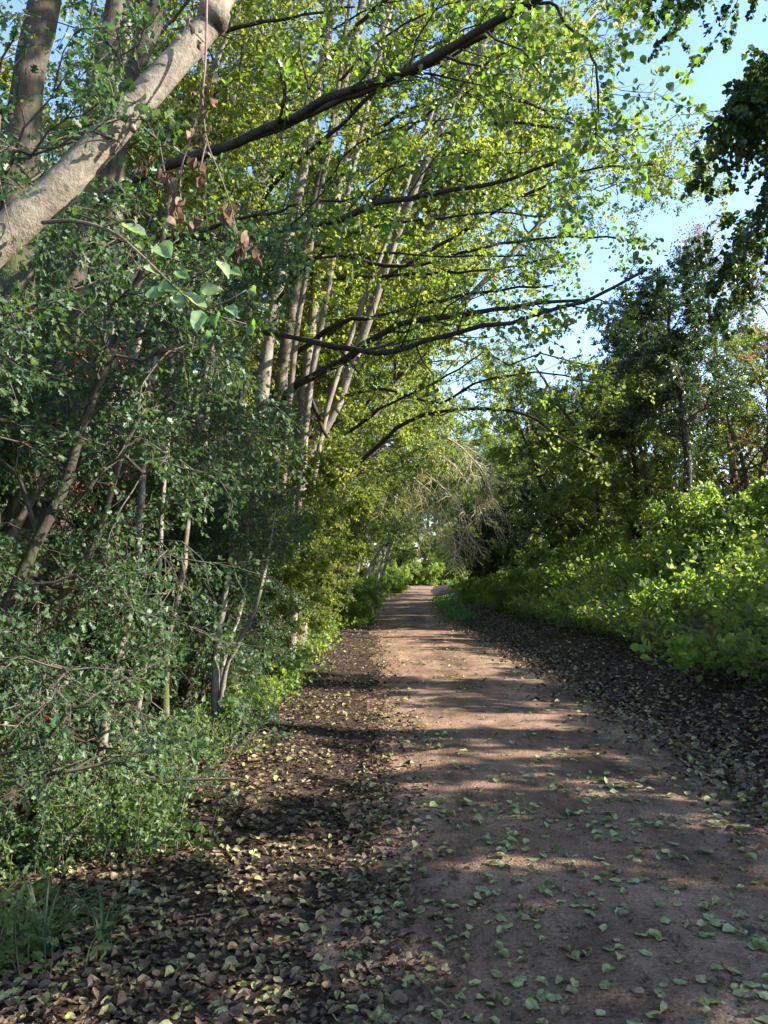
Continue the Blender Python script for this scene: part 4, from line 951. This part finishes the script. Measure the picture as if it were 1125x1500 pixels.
def plant_proto(name, seed, nst, H, nl, size, tmpl, leafm, stemm='bark_brown', spread=.1, t0=.15, lean=0.0):
    global rng
    kr = rng; rng = np.random.default_rng(seed)
    rt = empty(name, None, None)
    X = rng.normal(0, spread, nst); Y = rng.normal(0, spread, nst); k = 6; s = np.linspace(0, 1, k)
    d = np.stack([rng.normal(lean, .22, nst), rng.normal(0, .22, nst), np.ones(nst)], -1); bd = np.stack([rng.normal(lean, .25, nst), rng.normal(0, .25, nst), -np.abs(rng.normal(.1, .15, nst))], -1)
    hh = H * rng.uniform(.7, 1.1, nst)
    P = np.stack([X, Y, np.full(nst, -.03)], -1)[:, None] + hh[:, None, None] * (d[:, None] * s[None, :, None] + bd[:, None] * (s ** 2)[None, :, None])
    m1 = MB(); tubes(m1, P, np.repeat((.004 * (1 - .6 * s))[None], nst, 0), 4, 0); m1.build('stem', M[stemm], rt, smooth=True)
    m2 = MB(); leaves_on(m2, P, nl, size, tmpl, t0, 0, .9, .2, .035)
    m2.build('foliage', M[leafm], rt)
    rng = kr
    return rt


net = [plant_proto('nettle_plant', 60 + i, 4, .75, 22, (.06, .13), T_OVAL, 'leaf_nettle', spread=.12, lean=-.1) for i in range(4)]
for i in range(150):
    y = float(along(1, 6.0, 30, 1.4)[0]); u = 1.55 + abs(rng.normal(0, 1.2)); x = float(xr(y)) + u
    place(net[i % 4], x, y, rng.uniform(-1, 1), rng.uniform(.6, 1.25) * (.7 if u < 2.1 else 1), 'upright nettle plant on the lower slope of the right bank', 'plant', 'nettle plants on the right bank')
big = plant_proto('elder_seedling', 70, 6, .8, 16, (.09, .15), T_OVAL, 'leaf_nettle', spread=.12, t0=.45)
place(big, *at(1000, 860, 9.6)[:2], .3, 1.0, 'broad leaved bright yellow green sapling on the right bank', 'plant')
place(big, *at(1090, 850, 9.2)[:2], 2.0, .9, 'broad leaved sapling at the right edge beside the brightest one', 'plant')

# left verge plants
mb = MB()
n = 1300
Y = along(n, 4.2, 40, 1.15); V = 1.55 + np.abs(rng.normal(0, .5, n)) - .35 * (np.sin(Y * 1.7) > .3); X = xl(Y) - V
stems_mesh(mb, X, Y, rng.uniform(.08, .32, n), .1, 16, (.02, .045), T_LOBE, t0=.1)
tag(mb.build('undergrowth', [M['bark_brown'], M['leaf_weed']]), 'low fine leaved weeds along the edge of the left hedge', 'undergrowth', kind='stuff')
weed = [plant_proto('verge_weed', 80 + i, 7, .3, 22, (.025, .05), (T_LOBE, T_LANCE, T_OVAL)[i], 'leaf_weed', spread=.08, t0=.1) for i in range(3)]
for i in range(34):
    y = float(along(1, 3.2, 22, 1.25)[0]); v = 1.3 + abs(rng.normal(0, .4)); x = float(xl(y)) - v
    place(weed[i % 3], x, y, rng.uniform(0, 6), rng.uniform(.6, 1.2), 'small green weed growing out of the litter by the left hedge', 'plant', 'small weeds by the left hedge')
for i, (px, py, sc, lab) in enumerate([(40, 1460, 1.0, 'pale lit weed in the bottom left corner'), (310, 1120, 1.6, 'sunlit clump of weeds at the edge of the litter below the trunks'), (250, 1270, 1.1, 'low feathery weed spreading beside the grass tuft')]):
    q = on_ground(px, py); place(weed[i % 3], q[0], q[1], i, sc, lab, 'plant')
for i in range(48):
    y = float(along(1, 8, 40, 1.2)[0]); x = float(xl(y)) - 1.15 - abs(rng.normal(0, .35))
    place(net[i % 4], x, y, rng.uniform(1.5, 4), rng.uniform(.4, .8), 'nettle plant at the edge of the left hedge', 'plant', 'nettle plants along the left hedge')


def grass_tuft(seed, n, L):
    r_ = np.random.default_rng(seed); m_ = MB(); k = 7; s = np.linspace(0, 1, k)
    for j in range(n):
        a = r_.uniform(0, 6.28); l = L * r_.uniform(.6, 1.1); out = r_.uniform(.3, 1.25)
        c = np.stack([math.cos(a) * out * l * s ** 1.6 + .02 * math.cos(a), math.sin(a) * out * l * s ** 1.6 + .02 * math.sin(a), l * (s - .55 * out * s ** 2.4)], -1)
        wv = np.array((-math.sin(a), math.cos(a), 0)) * .006 * (1 - s[:, None] ** 2 * .95)
        V = np.stack([c - wv, c + wv], 1).reshape(-1, 3); i = np.arange(k * 2).reshape(k, 2)
        m_.add(V, np.stack([i[:-1, 0], i[:-1, 1], i[1:, 1], i[1:, 0]], -1), 0, np.full(k - 1, r_.uniform()))
    return m_
for i, (px, py, n_, L, lab) in enumerate([(62, 1425, 46, .38, 'tuft of long arching grass blades at the lower left'), (150, 1400, 24, .3, 'smaller grass tuft right of the long bladed one')]):
    q = on_ground(px, py); o = grass_tuft(i, n_, L).build('grass_tuft', M['grass_dull']); o.location = (q[0], q[1], gz(q[0], q[1])); tag(o, lab, 'grass tuft')
# short grass beside the far path
mb = MB(); n = 5000
side = rng.uniform(size=n) < .65
Y = np.where(side, rng.uniform(24, 60, n), rng.uniform(26, 50, n)); X = np.where(side, xl(Y) - np.abs(rng.normal(.5, .5, n)), xr(Y) + np.abs(rng.normal(0, .45, n)))
d = nrm(np.stack([rng.normal(0, .4, n), rng.normal(0, .4, n), np.ones(n)], -1))
leaves(mb, np.stack([X, Y, ground(X, Y)], -1), d, rand_unit(n), rng.uniform(.06, .22, n), T_LANCE, 0)
tag(mb.build('grass', M['grass']), 'short lit grass strips beside the far path', 'grass', kind='stuff')
